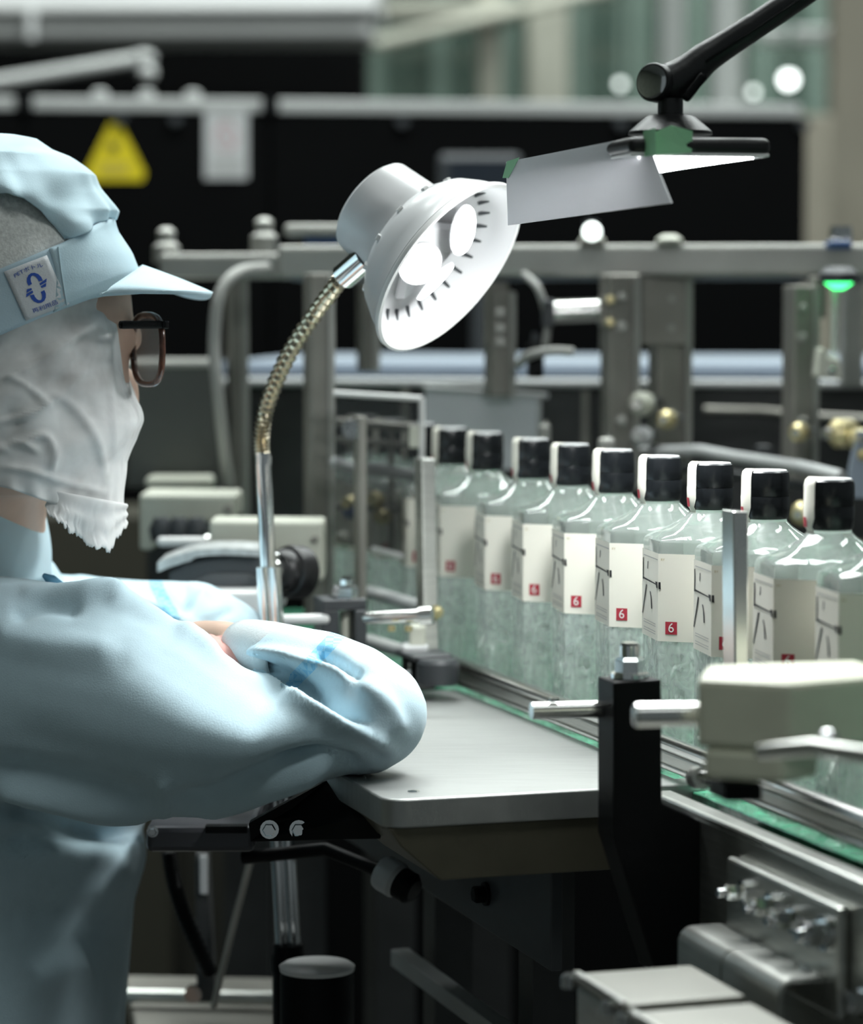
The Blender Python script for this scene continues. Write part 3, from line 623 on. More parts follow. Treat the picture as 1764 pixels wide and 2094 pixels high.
# smoked guard door
t = thing('guard_door', 'smoked clear guard door with pale edges left of the first bottles', 'guard', W(770, 1150, 2.4))
GD = 2.42
q = [(684, 806), (866, 816), (866, 1146), (758, 1124), (684, 1110)]
MB().prism([W(x, y, GD) for x, y in q], (0, 0.005, 0)).build('acrylic_panel', 'acrylic', t)
def strip(pts, w, d, name, m, parent, dep=0.008):
    P = [W(x, y, d) for x, y in pts]
    return MB().tube(P, w, 6, ax=(0, 1, 0), r2=dep).build(name, m, parent)
strip([(682, 804), (862, 815)], 0.0024, GD, 'edge_strip', 'white', t)
strip([(862, 813), (862, 1146)], 0.0026, GD, 'edge_strip', 'white', t)
strip([(760, 1122), (864, 1146)], 0.0024, GD, 'edge_strip', 'white', t)
MB().pbox(836, 872, 858, 916, GD - 0.004, 0.006).build('latch_plate', 'ivory', t, bevel=0.001)
MB().pbox(836, 1042, 858, 1086, GD - 0.004, 0.006).build('latch_plate', 'brass', t, bevel=0.001)
t = thing('hinge_post', 'dull steel hinge post in front of the smoked guard door', 'post', W(740, 1240, 2.36))
MB().pbox(734, 852, 750, 1250, 2.36, 0.02, 14).build('post_bar', 'dullsteel', t, bevel=0.001)
MB().bolt(W(720, 878, 2.36), (0, -1, 0), 0.006, 0.006).build('hinge_bolt', 'chrome', t)
MB().pbox(700, 868, 748, 888, 2.37, 0.008).build('hinge_leaf', 'dullsteel', t, bevel=0.001)
# rails seen through the guard
t = thing('guide_rail_rack', 'rack of pale guide rails seen through the smoked guard door', 'rail rack', W(800, 960, 2.56))
for y0, y1, x0, x1, m, r in ((862, 876, 690, 850, 'dullsteel', 0.004), (958, 976, 756, 872, 'palegrey', 0.0058), (946, 960, 686, 722, 'palegrey', 0.006), (898, 912, 690, 850, 'dullsteel', 0.003), (1035, 1046, 690, 850, 'dullsteel', 0.003)):
    MB().tube([W(x0, y0, 2.452), W(x1, y1, 2.446)], r * .94, 10, dome=True).build('rail_bar', m, t, smooth=50)
MB().pbox(794, 880, 806, 1130, 2.453, 0.008).build('rail_upright', 'dullsteel', t)
for x, y, m in ((768, 1022, 'brass'), (780, 1056, 'brass'), (820, 1016, 'ivory'), (716, 1030, 'brass'), (718, 1044, 'blue'), (700, 1104, 'ivory')):
    MB().lathe([(0.007, -0.006), (0.008, 0.0), (0.005, 0.008)], W(x, y, 2.445), (-0.4, -1, 0.1), 10).build('rail_fitting', m, t, smooth=40)
t = thing('lower_guide_rail', 'pale lower guide rail beneath the green bottles behind the guard', 'rail', W(815, 1230, 2.36))
MB().tube([W(752, 1210, 2.42), W(872, 1244, 2.3)], 0.0055, 12, dome=True).build('rail_bar', 'palegrey', t, smooth=50)
MB().tube([W(752, 1310, 2.34), W(850, 1340, 2.24)], 0.0055, 12, dome=True).build('rail_bar', 'beamgrey', t, smooth=50)
MB().pbox(836, 1280, 870, 1336, 2.22, 0.02).build('rail_block', 'ivory', t, bevel=0.002)
MB().pbox(822, 1322, 876, 1340, 2.21, 0.03).build('rail_foot', 'palegrey', t, bevel=0.002)
# frosted plate behind the first caps
t = thing('frosted_screen', 'frosted grey screen plate behind the farthest bottle caps', 'screen', W(990, 900, 2.72))
MB().prism([W(868, 794, 2.72), W(1104, 812, 2.68), W(1104, 960, 2.68), W(868, 960, 2.72)], (0, 0.006, 0)).build('plate', 'frost', t)
MB().prism([W(866, 788, 2.715), W(1122, 806, 2.67), W(1122, 815, 2.67), W(866, 797, 2.715)], (0, 0.02, 0)).build('top_lip', 'palegrey', t, bevel=0.001)
MB().pbox(1098, 815, 1106, 960, 2.67, 0.012).build('edge_rib', 'palegrey', t)
MB().pbox(955, 806, 988, 962, 2.76, 0.01).build('backing_bar', 'dullsteel', t)
for x0, y0, x1, y1, d, lb in ((1104, 868, 1126, 905, 2.55, 'small grey stop peg behind the third visible cap'), (1226, 896, 1258, 932, 2.4, 'small grey stop peg behind the fifth visible cap')):
    t = thing('stop_peg', lb, 'peg', W((x0 + x1) / 2, y1, d))
    MB().pbox(x0, y0, x1, 619 + 0.30 * FPX / d, d, 0.012, 10).build('peg_body', 'beamsteel', t, bevel=0.003)
    MB().lathe([(0.003, 0), (0.003, 0.003)], W((x0 + x1) / 2, y0, d + 0.006), (0, 0, 1), 10).build('peg_screw', 'rod', t)
# thin upright plate with its black clamp
t = thing('upright_plate', 'thin tall steel plate standing left of the first white label', 'plate', W(885, 1340, 2.3))
P = [W(862, 938, 2.285), W(890, 938, 2.29), W(897, 1345, 2.23), W(868, 1345, 2.225)]
MB().prism(P, EY * 0.020).build('plate_body', 'steel', t, bevel=0.0008)
MB().bolt(W(892, 1252, 2.24), (0.3, -1, 0), 0.004, 0.006).build('bolt', 'brass', t)
t = thing('rail_clamp', 'black clamp block at the far end of the guide rail', 'clamp', W(885, 1390, 2.2))
MB().pbox(842, 1340, 928, 1352, 2.19, 0.05, 16).build('clamp_cap', 'charcoal', t, bevel=0.002)
MB().lathe([(0.0155, 0), (0.0165, 0.004), (0.0165, 0.016), (0.0145, 0.019)], W(895, 1398, 2.19), (0, 0, 1), 24).build('clamp_knob', 'charcoal', t, smooth=30)
MB().pbox(842, 1352, 872, 1400, 2.2, 0.03, 16).build('clamp_foot', 'black', t, bevel=0.001)

# ------------------------------------------------------------------ work table and near conveyor
TZ = 0.960
u0, u1, v0 = -0.251, -0.0535, -0.092
v1 = uv(Wz(860, 1413, TZ))[1]
t = thing('work_table', 'small brushed steel work table with rounded corners under the sleeve', 'table', M(-0.15, 0.1, 0.0))
def rc(u, v, a0, r=0.014):   # rounded corner in plan
    return [(u + r * math.cos(math.radians(a)), v + r * math.sin(math.radians(a))) for a in range(a0, a0 + 91, 15)]
plan = rc(u0 + .014, v0 + .014, 180) + [(u1 + 0.012, v0), (u1 + 0.012, v0 + 0.022), (u1, v0 + 0.022)] + [(u1, v1)] + [(-0.170, v1), (-0.170, 0.245), (u0, 0.245)]
MB().prism([M(u, v, TZ - 0.018) for u, v in plan], (0, 0, 0.018)).build('table_top', 'steel_table', t, smooth=40, bevel=0.0012)
for u, v in ((-0.226, -0.068), (-0.100, -0.066), (-0.226, 0.22), (-0.08, v1 - 0.03)):
    MB().lathe([(0.0038, 0), (0.0038, 0.0006), (0.002, 0.0009)], M(u, v, TZ), (0, 0, 1), 14).build('table_screw', 'chrome', t, smooth=40)
ub, vb = -0.247, v0 + 0.004
pl = [M(-0.248, vb, 0.942), M(-0.075, vb, 0.942), M(-0.075, vb, 0.918), M(-0.10, vb, 0.908), M(-0.215, vb, 0.908), M(-0.240, vb, 0.930)]
MB().prism(pl, EY * 0.12).build('under_block', 'brown', t, bevel=0.001)
MB().prism([W(672, 1594, 1.872), W(780, 1662, 1.80), W(778, 1716, 1.80), W(512, 1722, 1.872), W(508, 1684, 1.872)], (0, 0.012, 0)).build('support_plate', 'black', t, bevel=0.001)
for x in (551, 611): MB().bolt(W(x, 1696, 1.85), (0, -1, 0.1), 0.0045, 0.007).build('support_bolt', 'chrome', t, smooth=30)
for v in (0.08, 0.30): MB().mbox(-0.095, -0.065, v, v + 0.03, 0, 0.942).build('leg', 'darksteel', t)
t = thing('stop_plate', 'small pale upright stop plate at the back of the work table', 'plate', W(850, 1410, 2.2))
MB().pbox(800, 1374, 890, 1412, 2.2, 0.012, 14).build('plate_body', 'palegrey', t, bevel=0.002)
MB().bolt(W(846, 1374, 2.205), (0, 0, 1), 0.004, 0.008).build('plate_bolt', 'chrome', t, smooth=30)

t = thing('bottle_conveyor', 'bottle conveyor with steel side plates, green bottle light painted into its belt', 'conveyor', M(0, 0, 0))
MB().mbox(-0.051, 0.060, -1.0, 1.02, BELT - 0.012, BELT).build('belt', 'belt', t, bevel=0.001)
MB().mbox(-0.048, 0.056, -1.0, 1.0, BELT - 0.06, BELT - 0.014).build('belt_bed', 'black', t)
MB().mbox(-0.088, -0.080, -1.0, v0 - 0.022, 0.83, 0.958).build('side_plate', 'steel', t, bevel=0.002)
MB().mbox(-0.088, -0.074, -1.0, v0 - 0.022, 0.955, 0.961).build('top_lip', 'steel', t, bevel=0.002)
MB().mbox(0.066, 0.076, -1.0, 1.02, 0.83, 0.958).build('side_plate', 'steel', t, bevel=0.002)
MB().mbox(-0.134, -0.126, v0 + 0.03, 0.75, 0.84, 0.935).build('lower_side_plate', 'charcoal', t, bevel=0.001)
MB().bolt(M(-0.134, *(lambda P: (uv(P)[1], P.z))(W(962, 1830, 1.93))), -NX, 0.006, 0.01).build('plate_bolt', 'black', t, smooth=30)
MB().mbox(-0.120, -0.105, -0.2, uv(Wz(782, 1942, 0.768))[1], 0.755, 0.768).build('stay_bar', 'beamgrey', t, bevel=0.001)
for v in (-0.75, 0.9):
    for u in (-0.04, 0.05): MB().mbox(u - 0.02, u + 0.02, v - 0.02, v + 0.02, 0, 0.9).build('leg', 'darksteel', t)
t = thing('guide_rail', 'polished double guide rail along the near side of the bottles', 'rail', M(-0.054, 0, 0.97))
MB().tube([M(-0.0565, -0.8, 0.9815), M(-0.0565, 0.385, 0.9815)], 0.0050, 16, dome=True).build('upper_bar', 'rod', t, smooth=50)
MB().mbox(-0.0600, -0.0555, -0.8, 0.375, 0.9700, 0.9770).build('middle_bar', 'steel', t, bevel=0.001)
MB().tube([M(-0.0565, -0.8, 0.9675), M(-0.0565, 0.38, 0.9675)], 0.0030, 12, dome=True).build('lower_bar', 'rod', t, smooth=50)
t = thing('far_guide_rail', 'steel guide rail along the far side of the bottles', 'rail', M(0.058, 0, 0.97))
MB().tube([M(0.060, -0.8, 0.985), M(0.060, 1.0, 0.985)], 0.0055, 12, dome=True).build('rail_bar', 'rod', t, smooth=50)
for v in (-0.6, 0.1, 0.8): MB().mbox(0.0655, 0.074, v - 0.01, v + 0.01, 0.958, 0.99).build('rail_stay', 'steel', t)

# black column bracket in front of the table
t = thing('column_bracket', 'black machined column bracket with a top bolt in front of the table', 'bracket', W(1300, 1980, 1.69))
BD = 1.675
P0 = W(1255, 1392, BD)
def bp(x, y):               # point on the bracket's front plane (square to the conveyor)
    r = ray(x, y); s = (P0 - CAM).dot(EY) / r.dot(EY); return CAM + r * s
poly = [(1255, 1395), (1352, 1389), (1354, 1642), (1404, 1664), (1456, 1694), (1460, 1760), (1475, 1905), (1430, 1990), (1340, 1990), (1255, 1716)]
MB().prism([bp(*p) for p in poly], EY * 0.027).build('bracket_body', 'black', t, bevel=0.0012)
c = (bp(1255, 1392) + bp(1352, 1389)) / 2 + EY * 0.013
MB().bolt(c, (0, 0, 1), 0.0085, 0.012).build('top_nut', 'chrome', t, smooth=30)
MB().lathe([(0.0058, 0.01), (0.0058, 0.019), (0.0045, 0.0205)], c, (0, 0, 1), 14).build('top_stud', 'chrome', t, smooth=30)
t = thing('clamp_rod', 'polished rod stub through the black bracket pointing left', 'rod', W(1160, 1455, 1.7))
a = W(1086, 1454, 1.69); b = W(1226, 1450, 1.70)
MB().cyl(a, b, 0.0052, 24).build('rod_body', 'rod', t, smooth=40)
MB().lathe([(0.003, 0), (0.003, 0.002)], W(1133, 1434, 1.69), (0, 0, 1), 10).build('rod_mark', 'chrome', t, smooth=40)

# cream nylon block with its rods, in front
t = thing('nylon_block', 'large cream nylon guide block in the right foreground', 'block', W(1580, 1600, 1.45))
ND = 1.43; NA = math.radians(38)
c0 = W(1613, 1500, ND)                       # nearest vertical edge
n1 = Vector((-math.cos(math.radians(22)), math.sin(math.radians(22)), 0)); n2 = Vector((math.cos(math.radians(30)), math.sin(math.radians(30)), 0))
def nz(y): return W(1613, y, ND).z
def npoly(z0, z1, f=1.0):
    w = 0.0475 * f
    return [c0 + n1 * w, c0, c0 + n2 * 0.075, c0 + n2 * 0.075 + n1 * 0.02 + Vector((0, 0.05, 0)), c0 + n1 * w + Vector((0.01, 0.055, 0))]
pts = npoly(0, 0)
zt_, zb = nz(1396), nz(1606)
MB().prism([Vector((p.x, p.y, nz(1540))) for p in pts], (0, 0, zt_ - nz(1540))).build('upper_block', 'pom', t, bevel=0.003)
pts2 = [c0 + n1 * 0.044, c0 + n1 * 0.004, c0 + n2 * 0.02 + Vector((0, 0.012, 0)), c0 + n2 * 0.02 + Vector((0, 0.04, 0)), c0 + n1 * 0.04 + Vector((0.008, 0.04, 0))]
MB().prism([Vector((p.x, p.y, zb)) for p in pts2], (0, 0, nz(1541) - zb)).build('lower_block', 'pom', t, bevel=0.003)
MB().pbox(1480, 1604, 1560, 1640, 1.45, 0.03, 10).build('foot', 'black', t, bevel=0.001)
for y in (1530,): MB().tube([W(1556, 1538, 1.40), W(1660, 1528, 1.36), W(1800, 1548, 1.34)], 0.004, 12).build('lower_rod', 'steel', t, smooth=40)
MB().ball(W(1692, 1512, 1.37), 0.005).build('rod_ball', 'chrome', t, smooth=180)
t = thing('foreground_rod', 'thick polished rod end entering the cream nylon block', 'rod', W(1370, 1465, 1.47))
a = W(1296, 1463, 1.47); b = W(1470, 1460, 1.475); ax = (b - a).normalized()
MB().lathe([(0.0050, 0), (0.0062, 0.001), (0.0062, (b - a).length)], a, ax, 28).build('rod_body', 'rod', t, smooth=40)
MB().lathe([(0.0066, (b - a).length - 0.006), (0.0066, (b - a).length - 0.001)], a, ax, 28).build('rod_ring', 'black', t, smooth=40)
t = thing('rail_strip', 'tall narrow steel strip standing in front of the bottles', 'strip', W(1520, 1380, 1.71))
P = [W(1499, 1046, 1.70), W(1530, 1046, 1.70), W(1531, 1392, 1.70), W(1502, 1392, 1.70)]
MB().prism(P, EY * 0.018).build('strip_body', 'rod', t, bevel=0.001)
MB().bolt(W(1516, 1374, 1.699), (0, -1, 0), 0.003, 0.004).build('strip_bolt', 'chrome', t)
# small rod and steel block between bracket and nylon block
t = thing('adjusting_screw', 'small polished adjusting screw right of the black bracket', 'screw', W(1440, 1590, 1.68))
MB().cyl(W(1422, 1590, 1.68), W(1436, 1590, 1.67), 0.0065, 20).build('screw_head', 'steel', t, smooth=30)
MB().tube([W(1434, 1589, 1.67), W(1476, 1592, 1.66)], 0.004, 14, dome=True).build('screw_shaft', 'rod', t, smooth=40)
t = thing('steel_shelf', 'bright steel shelf plate beside the table corner', 'plate', M(-0.07, -0.12, 0.93))
MB().mbox(-0.079, -0.053, v0 - 0.055, v0 - 0.003, 0.938, 0.944).build('shelf_plate', 'steel_table', t, bevel=0.001)
MB().mbox(-0.0880, -0.080, v0 - 0.019, v0 - 0.004, 0.912, 0.944).build('shelf_lip', 'steel', t, bevel=0.001)
t = thing('bolt_plate', 'stainless mounting plate with four bolts on the conveyor side', 'plate', M(-0.09, -0.35, 0.93))
ve = uv(Wz(1735, 1855, 0.945))[1]; vs = uv(Wz(1500, 1750, 0.945))[1]
MB().mbox(-0.0945, -0.0885, ve, vs, 0.885, 0.945).build('plate_body', 'steel', t, bevel=0.002)
for px, py, r in ((1524, 1822, 0.0048), (1580, 1852, 0.0055), (1624, 1880, 0.0055), (1688, 1908, 0.007)):
    rr = ray(px, py); s = (M(-0.0945, 0, 0) - CAM).dot(NX) / rr.dot(NX); p = CAM + rr * s
    MB().bolt(p, -NX, r, 0.012).build('hex_bolt', 'chrome', t, smooth=30)
    MB().lathe([(r * 0.5, 0.011), (r * 0.5, 0.017)], p, -NX, 12).build('bolt_end', 'chrome', t, smooth=30)
def bent(va, vb, label):
    t = thing('bent_bracket', label, 'bracket', M(-0.11, (va + vb) / 2, 0.8))
    prof = [(-0.0948, 0.905)] + [(-0.112 - 0.009 * math.sin(a), 0.896 + 0.009 * math.cos(a)) for a in np.linspace(0, math.pi / 2, 8)] + [(-0.121, 0.80)]
    inn = [(-0.118, 0.80)] + [(-0.112 - 0.006 * math.sin(a), 0.896 + 0.006 * math.cos(a)) for a in np.linspace(math.pi / 2, 0, 8)] + [(-0.0948, 0.902)]
    MB().prism([M(u, va, z) for u, z in prof + inn], EY * (vb - va)).build('bent_sheet', 'steel', t, smooth=50)
    MB().lathe([(0.003, 0), (0.003, 0.003)], M(-0.1, va + 0.012, 0.905), (0, 0, 1), 10).build('rivet', 'chrome', t)
vA, vB, vC = (uv(Wz(x, y, 0.90))[1] for x, y in ((1436, 1908), (1524, 1956), (1646, 2018)))
bent(vB + 0.0015, vA, 'shorter bent stainless bracket behind the longer one')
bent(vC, vB - 0.0005, 'longer bent stainless bracket at the lower right')
def jbox(v, u, label, z=0.896):
    t = thing('junction_box', label, 'box', M(u, v, 0.78))
    MB().mbox(u - 0.0335, u + 0.0335, v - 0.0358, v + 0.0358, 0.78, z - 0.006).build('box_body', 'steel', t, bevel=0.002)
    MB().mbox(u - 0.0350, u + 0.0350, v - 0.0368, v + 0.0368, z - 0.006, z).build('lid', mat('satin_lid', (0.30, 0.30, 0.27), 0.5, 0.35, noise=0.06, nscale=20), t, bevel=0.002)
    MB().mbox(u - 0.0350, u - 0.0315, v - 0.0360, v + 0.0360, z, z + 0.0015).build('lid_rib', 'steel', t)
    for s in (-1, 1): MB().lathe([(0.004, 0), (0.004, 0.006), (0.002, 0.008)], M(u - 0.040, v + s * 0.03, z - 0.006), (0, 0, 1), 12).build('catch', 'chrome', t, smooth=30)
pu, pv = uv(Wz(1345, 2012, 0.896))
jbox(pv, pu, 'stainless junction box with ribbed lid below the black bracket')
jbox(pv - 0.0795, pu + 0.001, 'nearest stainless junction box at the bottom right edge', 0.8935)
simple('lower_bolt', MB().bolt(M(-0.088, ve - 0.02, 0.9), -NX, 0.006, 0.012), 'chrome', 'single bolt at the lower right picture edge', 'bolt', smooth=30)

# things under the table
t = thing('lower_shelf_plate', 'grey underslung plate beside the worker\'s hip', 'plate', W(410, 1740, 1.98))
MB().pbox(298, 1690, 520, 1744, 1.99, 0.2, 0).build('plate_body', mat('violet_grey', (0.09, 0.09, 0.10), 0.4, 0.4), t, bevel=0.004)
MB().pbox(420, 1690, 505, 1704, 1.985, 0.01).build('slot', 'black', t)
MB().bolt(W(312, 1700, 1.99), (0, -1, 0), 0.003, 0.004).build('screw', 'chrome', t)
t = thing('air_hose', 'black ribbed hose hanging under the grey plate', 'hose', W(370, 1850, 2.2))
HP = [Vector(p) for p in catmull([tuple(W(345, 1740, 2.2)), tuple(W(355, 1800, 2.2)), tuple(W(380, 1880, 2.2)), tuple(W(430, 1990, 2.22))], 16)]
MB().tube(HP, [0.0065 if i % 2 else 0.0055 for i in range(len(HP))], 12).build('hose_body', 'black', t, smooth=60)
simple('stay_rod', MB().tube([W(516, 1745, 2.25), W(480, 1880, 2.25), W(436, 2060, 2.25)], 0.0026, 8), 'dullsteel', 'thin slanting stay rod under the table', 'rod', smooth=50)
t = thing('stand_leg', 'grey flat stand leg under the grey plate', 'leg', W(410, 2040, 2.3))
MB().prism([W(398, 1745, 2.3), W(424, 1745, 2.3), W(440, 2050, 2.3), (W(402, 2050, 2.3))], (0, 0.03, 0)).build('leg_bar', 'darksteel', t, bevel=0.002)
MB().pbox(408, 1750, 424, 1830, 2.295, 0.004).build('leg_strip', 'palegrey', t, bevel=0.001)
MB().lathe([(0.007, 0), (0.007, 0.008)], W(396, 2030, 2.29), (0, -1, 0), 12).build('leg_bolt', 'chrome', t, smooth=30)
t = thing('lower_tray', 'dim grey steel tray at the bottom left below the table', 'tray', W(420, 2094, 2.35))
MB().prism([Wz(255, 2040, 0.66), Wz(560, 2046, 0.66), Wz(640, 2200, 0.66), Wz(300, 2260, 0.66)], (0, 0, 0.02)).build('tray_bed', 'dullsteel', t, bevel=0.002)
MB().tube([Wz(255, 2036, 0.69), Wz(560, 2042, 0.69)], 0.006, 8).build('tray_rim', 'steel', t, smooth=40)
for x in (300, 540): MB().cyl(Wz(x, 2060, 0.66), Vector((Wz(x, 2060, 0.66).x, Wz(x, 2060, 0.66).y, 0)), 0.012, 10).build('tray_leg', 'dullsteel', t)
t = thing('canister', 'black canister with a pale round lid at the bottom of the picture', 'canister', W(648, 2200, 2.05))
cz = W(648, 1984, 2.05)
MB().lathe([(0.026, -0.14), (0.0265, -0.004), (0.025, 0)], cz, (0, 0, 1), 32).build('drum', 'black', t, smooth=40)
MB().lathe([(0.0265, 0), (0.027, 0.003), (0.024, 0.005)], cz, (0, 0, 1), 32).build('lid', 'white', t, smooth=40)
MB().cyl(cz - ZZ * 0.14, Vector((cz.x, cz.y, 0)), 0.015, 16).build('pedestal', 'black', t)
t = thing('cable_gland', 'ribbed grey and black cable gland under the table block', 'gland', W(810, 1795, 2.0))
a = W(780, 1782, 2.02); ax = Vector((0.75, -0.5, -0.35)).normalized()
MB().lathe([(0.012, 0), (0.013, 0.004), (0.013, 0.014), (0.010, 0.02)], a, ax, 20).build('gland_nut', 'palegrey', t, smooth=25)
MB().lathe([(0.0115, 0.014), (0.0115, 0.026), (0.008, 0.03)], a, ax, 20).build('gland_body', 'black', t, smooth=30)
MB().tube([a, a - Vector((0.04, -0.03, -0.01)), a - Vector((0.1, -0.05, 0.0))], 0.005, 10).build('gland_cable', 'black', t, smooth=60)

# ------------------------------------------------------------------ bottles
RB = 0.0459
def hexring(r, z): return [(r * math.cos(math.radians(30 + 60 * k)), r * math.sin(math.radians(30 + 60 * k)), z) for k in range(6)]
def facet_pt(phi, s, z, off):    # point on the flat whose normal points at phi, s metres along it
    a = math.radians(phi); ap = RB * math.cos(math.radians(30)) + off
    return (ap * math.cos(a) - s * math.sin(a), ap * math.sin(a) + s * math.cos(a), z)
def fpoly(mb, phi, pts, off): 
    n = len(mb.v); mb.v += [facet_pt(phi, s * RB, z, off) for s, z in pts]; mb.f.append(tuple(range(n, n + len(pts)))); return mb
def make_bottle():
    t = thing('glass_bottle', 'proto', 'bottle', (0, 0, 0), 'clear hexagonal bottles on the conveyor')
    n = 24; prof = [(0.90, 0.0, 0), (0.985, 0.003, 0), (1.0, 0.008, 0), (1.0, 0.1475, 0), (0.985, 0.1500, 0.05), (0.94, 0.1518, 0.15), (0.80, 0.1545, 0.45), (0.62, 0.1580, 0.75), (0.46, 0.1618, 1), (0.36, 0.1650, 1), (0.295, 0.1680, 1), (0.275, 0.1720, 1)]
    vs, fs = [], []
    for r, z, rd in prof:
        for j in range(n):
            a = 2 * math.pi * j / n + math.radians(30); m_ = (a - math.radians(30)) % math.radians(60) - math.radians(30)
            hx = math.cos(math.radians(30)) / math.cos(m_)
            rr = r * RB * (hx * (1 - rd) + rd)
            vs.append((rr * math.cos(a), rr * math.sin(a), z))
    for i in range(len(prof) - 1):
        for j in range(n): fs.append((i * n + j, i * n + (j + 1) % n, (i + 1) * n + (j + 1) % n, (i + 1) * n + j))
    fs.append(tuple(range(n - 1, -1, -1))); fs.append(tuple((len(prof) - 1) * n + j for j in range(n)))
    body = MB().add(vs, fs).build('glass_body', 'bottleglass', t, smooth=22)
    em = MB()                                                  # raised leaf shapes moulded below the label
    rnd = random.Random(3)
    for phi in (0, 60, -60):
        for k in range(9):
            s, z = rnd.uniform(-0.34, 0.34) * RB, rnd.uniform(0.014, 0.078); a = rnd.uniform(0, 3.1); L = rnd.uniform(0.005, 0.010)
            ring = [(L * math.cos(q), L * 0.30 * math.sin(q)) for q in np.linspace(0, 2 * math.pi, 9)[:-1]]
            b0 = len(em.v)
            for x, y in ring: em.v.append(facet_pt(phi, s + x * math.cos(a) - y * math.sin(a), z + x * math.sin(a) + y * math.cos(a), 0.0001))
            em.v.append(facet_pt(phi, s, z, 0.0011))
            for i in range(8): em.f.append((b0 + i, b0 + (i + 1) % 8, b0 + 8))
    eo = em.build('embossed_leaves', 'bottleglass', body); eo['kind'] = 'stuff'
    MB().lathe([(0.0132, 0.1695), (0.0144, 0.1712), (0.0150, 0.1770), (0.0152, 0.1830), (0.0150, 0.1838)], (0, 0, 0), n=36).build('cap_sleeve', 'cap', t, smooth=30)
    MB().lathe([(0.0146, 0.1839), (0.0150, 0.1848), (0.0148, 0.1960), (0.0142, 0.1988), (0.0128, 0.2000)], (0, 0, 0), n=36).build('cap', 'cap', t, smooth=30)
    MB().lathe([(0.0132, 0.1997), (0.0128, 0.2002), (0.001, 0.2003)], (0, 0, 0), n=36, cap=False).build('cap_top', mat('satin_cap_top', (0.45, 0.46, 0.46), 0.5), t, smooth=30)
    # paper seal over the cap
    pr = [(0.0128, 0.1668), (0.0137, 0.1695), (0.0149, 0.1714), (0.0155, 0.1770), (0.0157, 0.1832), (0.0155, 0.1845), (0.0153, 0.1960), (0.0147, 0.1991), (0.0131, 0.20065), (0.006, 0.20065)]
    N = 11; vs = []; fs = []
    for i, (r, z) in enumerate(pr):
        h = 30 if z < 0.176 else 38
        for j in range(N):
            a = math.radians(-h + 2 * h * j / (N - 1)); vs.append((r * math.cos(a), r * math.sin(a), z))
    for i in range(len(pr) - 1):
        for j in range(N - 1): fs.append((i * N + j, i * N + j + 1, (i + 1) * N + j + 1, (i + 1) * N + j))
    seal = MB().add(vs, fs).build('paper_seal', 'label', t, smooth=40)
    vs = []; fs = []
    for z, r in ((0.1712, 0.01515), (0.1772, 0.01575)):
        for j in range(5):
            a = math.radians(8 - 22 + 26 * j / 4); vs.append((r * math.cos(a), r * math.sin(a), z))
    MB().add(vs, [(j, j + 1, 6 + j, 5 + j) for j in range(4)]).build('seal_stamp', 'red', seal)
    # label round three flats
    lb = MB(); zt, zb = 0.1425, 0.0855; o = 0.0006
    rr = (RB * math.cos(math.radians(30)) + o) / math.cos(math.radians(30))
    for z in (zb, zt):
        for k in (-2, -1, 0, 1): a = math.radians(30 + 60 * k); lb.v.append((rr * math.cos(a), rr * math.sin(a), z))
    lb.f += [(k, k + 1, 5 + k, 4 + k) for k in range(3)]
    lab = lb.build('label', 'label', t); lab['label'] = 'white paper label with black brush strokes and a red square'
    F = lambda x: x - 0.5
    k = MB()
    fpoly(k, 0, [(F(.05), .1365), (F(.05), .1222), (F(.10), .1218), (F(.10), .1365)], .0009)
    fpoly(k, 0, [(F(.05), .1238), (F(.05), .1225), (F(.98), .1217), (F(.98), .1224)], .00095)
    fpoly(k, 0, [(F(.36), .1352), (F(.34), .1302), (F(.37), .1298), (F(.40), .1350)], .0009)
    fpoly(k, 0, [(F(.86), .1238), (F(.93), .1200), (F(1.0), .1196), (F(1.0), .1240)], .001)
    fpoly(k, 60, [(F(0), .1240), (F(0), .1196), (F(.035), .1192), (F(.03), .1240)], .001)
    fpoly(k, 0, [(F(.26), .1196), (F(.02), .0996), (F(.05), .0990), (F(.33), .1192)], .0009)
    fpoly(k, 0, [(F(.50), .1160), (F(.56), .1120), (F(.60), .1046), (F(.66), .1050), (F(.63), .1110), (F(.56), .1158)], .0009)
    k.build('brush_strokes', 'ink', lab)
    g = MB()
    for z in (.0962, .0946, .0912, .0896): fpoly(g, 0, [(F(.12), z), (F(.12), z - .0005), (F(.88), z - .0005), (F(.88), z)], .0009)
    fpoly(g, 0, [(F(.1), .1388), (F(.1), .1381), (F(1), .1381), (F(1), .1388)], .0009)
    g.build('small_print', 'greyink', lab)
    q = fpoly(MB(), 60, [(-.31 - .086, .0902), (-.31 + .086, .0902), (-.31 + .086, .0984), (-.31 - .086, .0984)], .0009)
    q.build('red_square', 'red', lab)
    def put(txt, size, phi, s, z, off, m, name):
        v, f = text_mesh(txt, size); MB().add([facet_pt(phi, s * RB + x, z + y, off) for x, y, _ in v], f).build(name, m, lab)
    put('6', 0.0088, 60, -.31, .0943, .0012, 'whiteink', 'numeral')
    put('RY', 0.0022, 60, -.44, .1386, .0009, 'goldink', 'print')
    return t
def copy_tree(o, parent=None):
    c = o.copy(); COL.objects.link(c)
    if parent is not None: c.parent = parent
    for ch in [x for x in PT if x.parent == o]: copy_tree(ch, c)
    return c
proto = make_bottle()
PT = [o for o in COL.objects if o.parent is not None]
inv = [577, 559, 541, 523, 504.5, 481.5, 463.5, 445.5, 427.4, 409.4, 391.4, 372.4, 354.4]
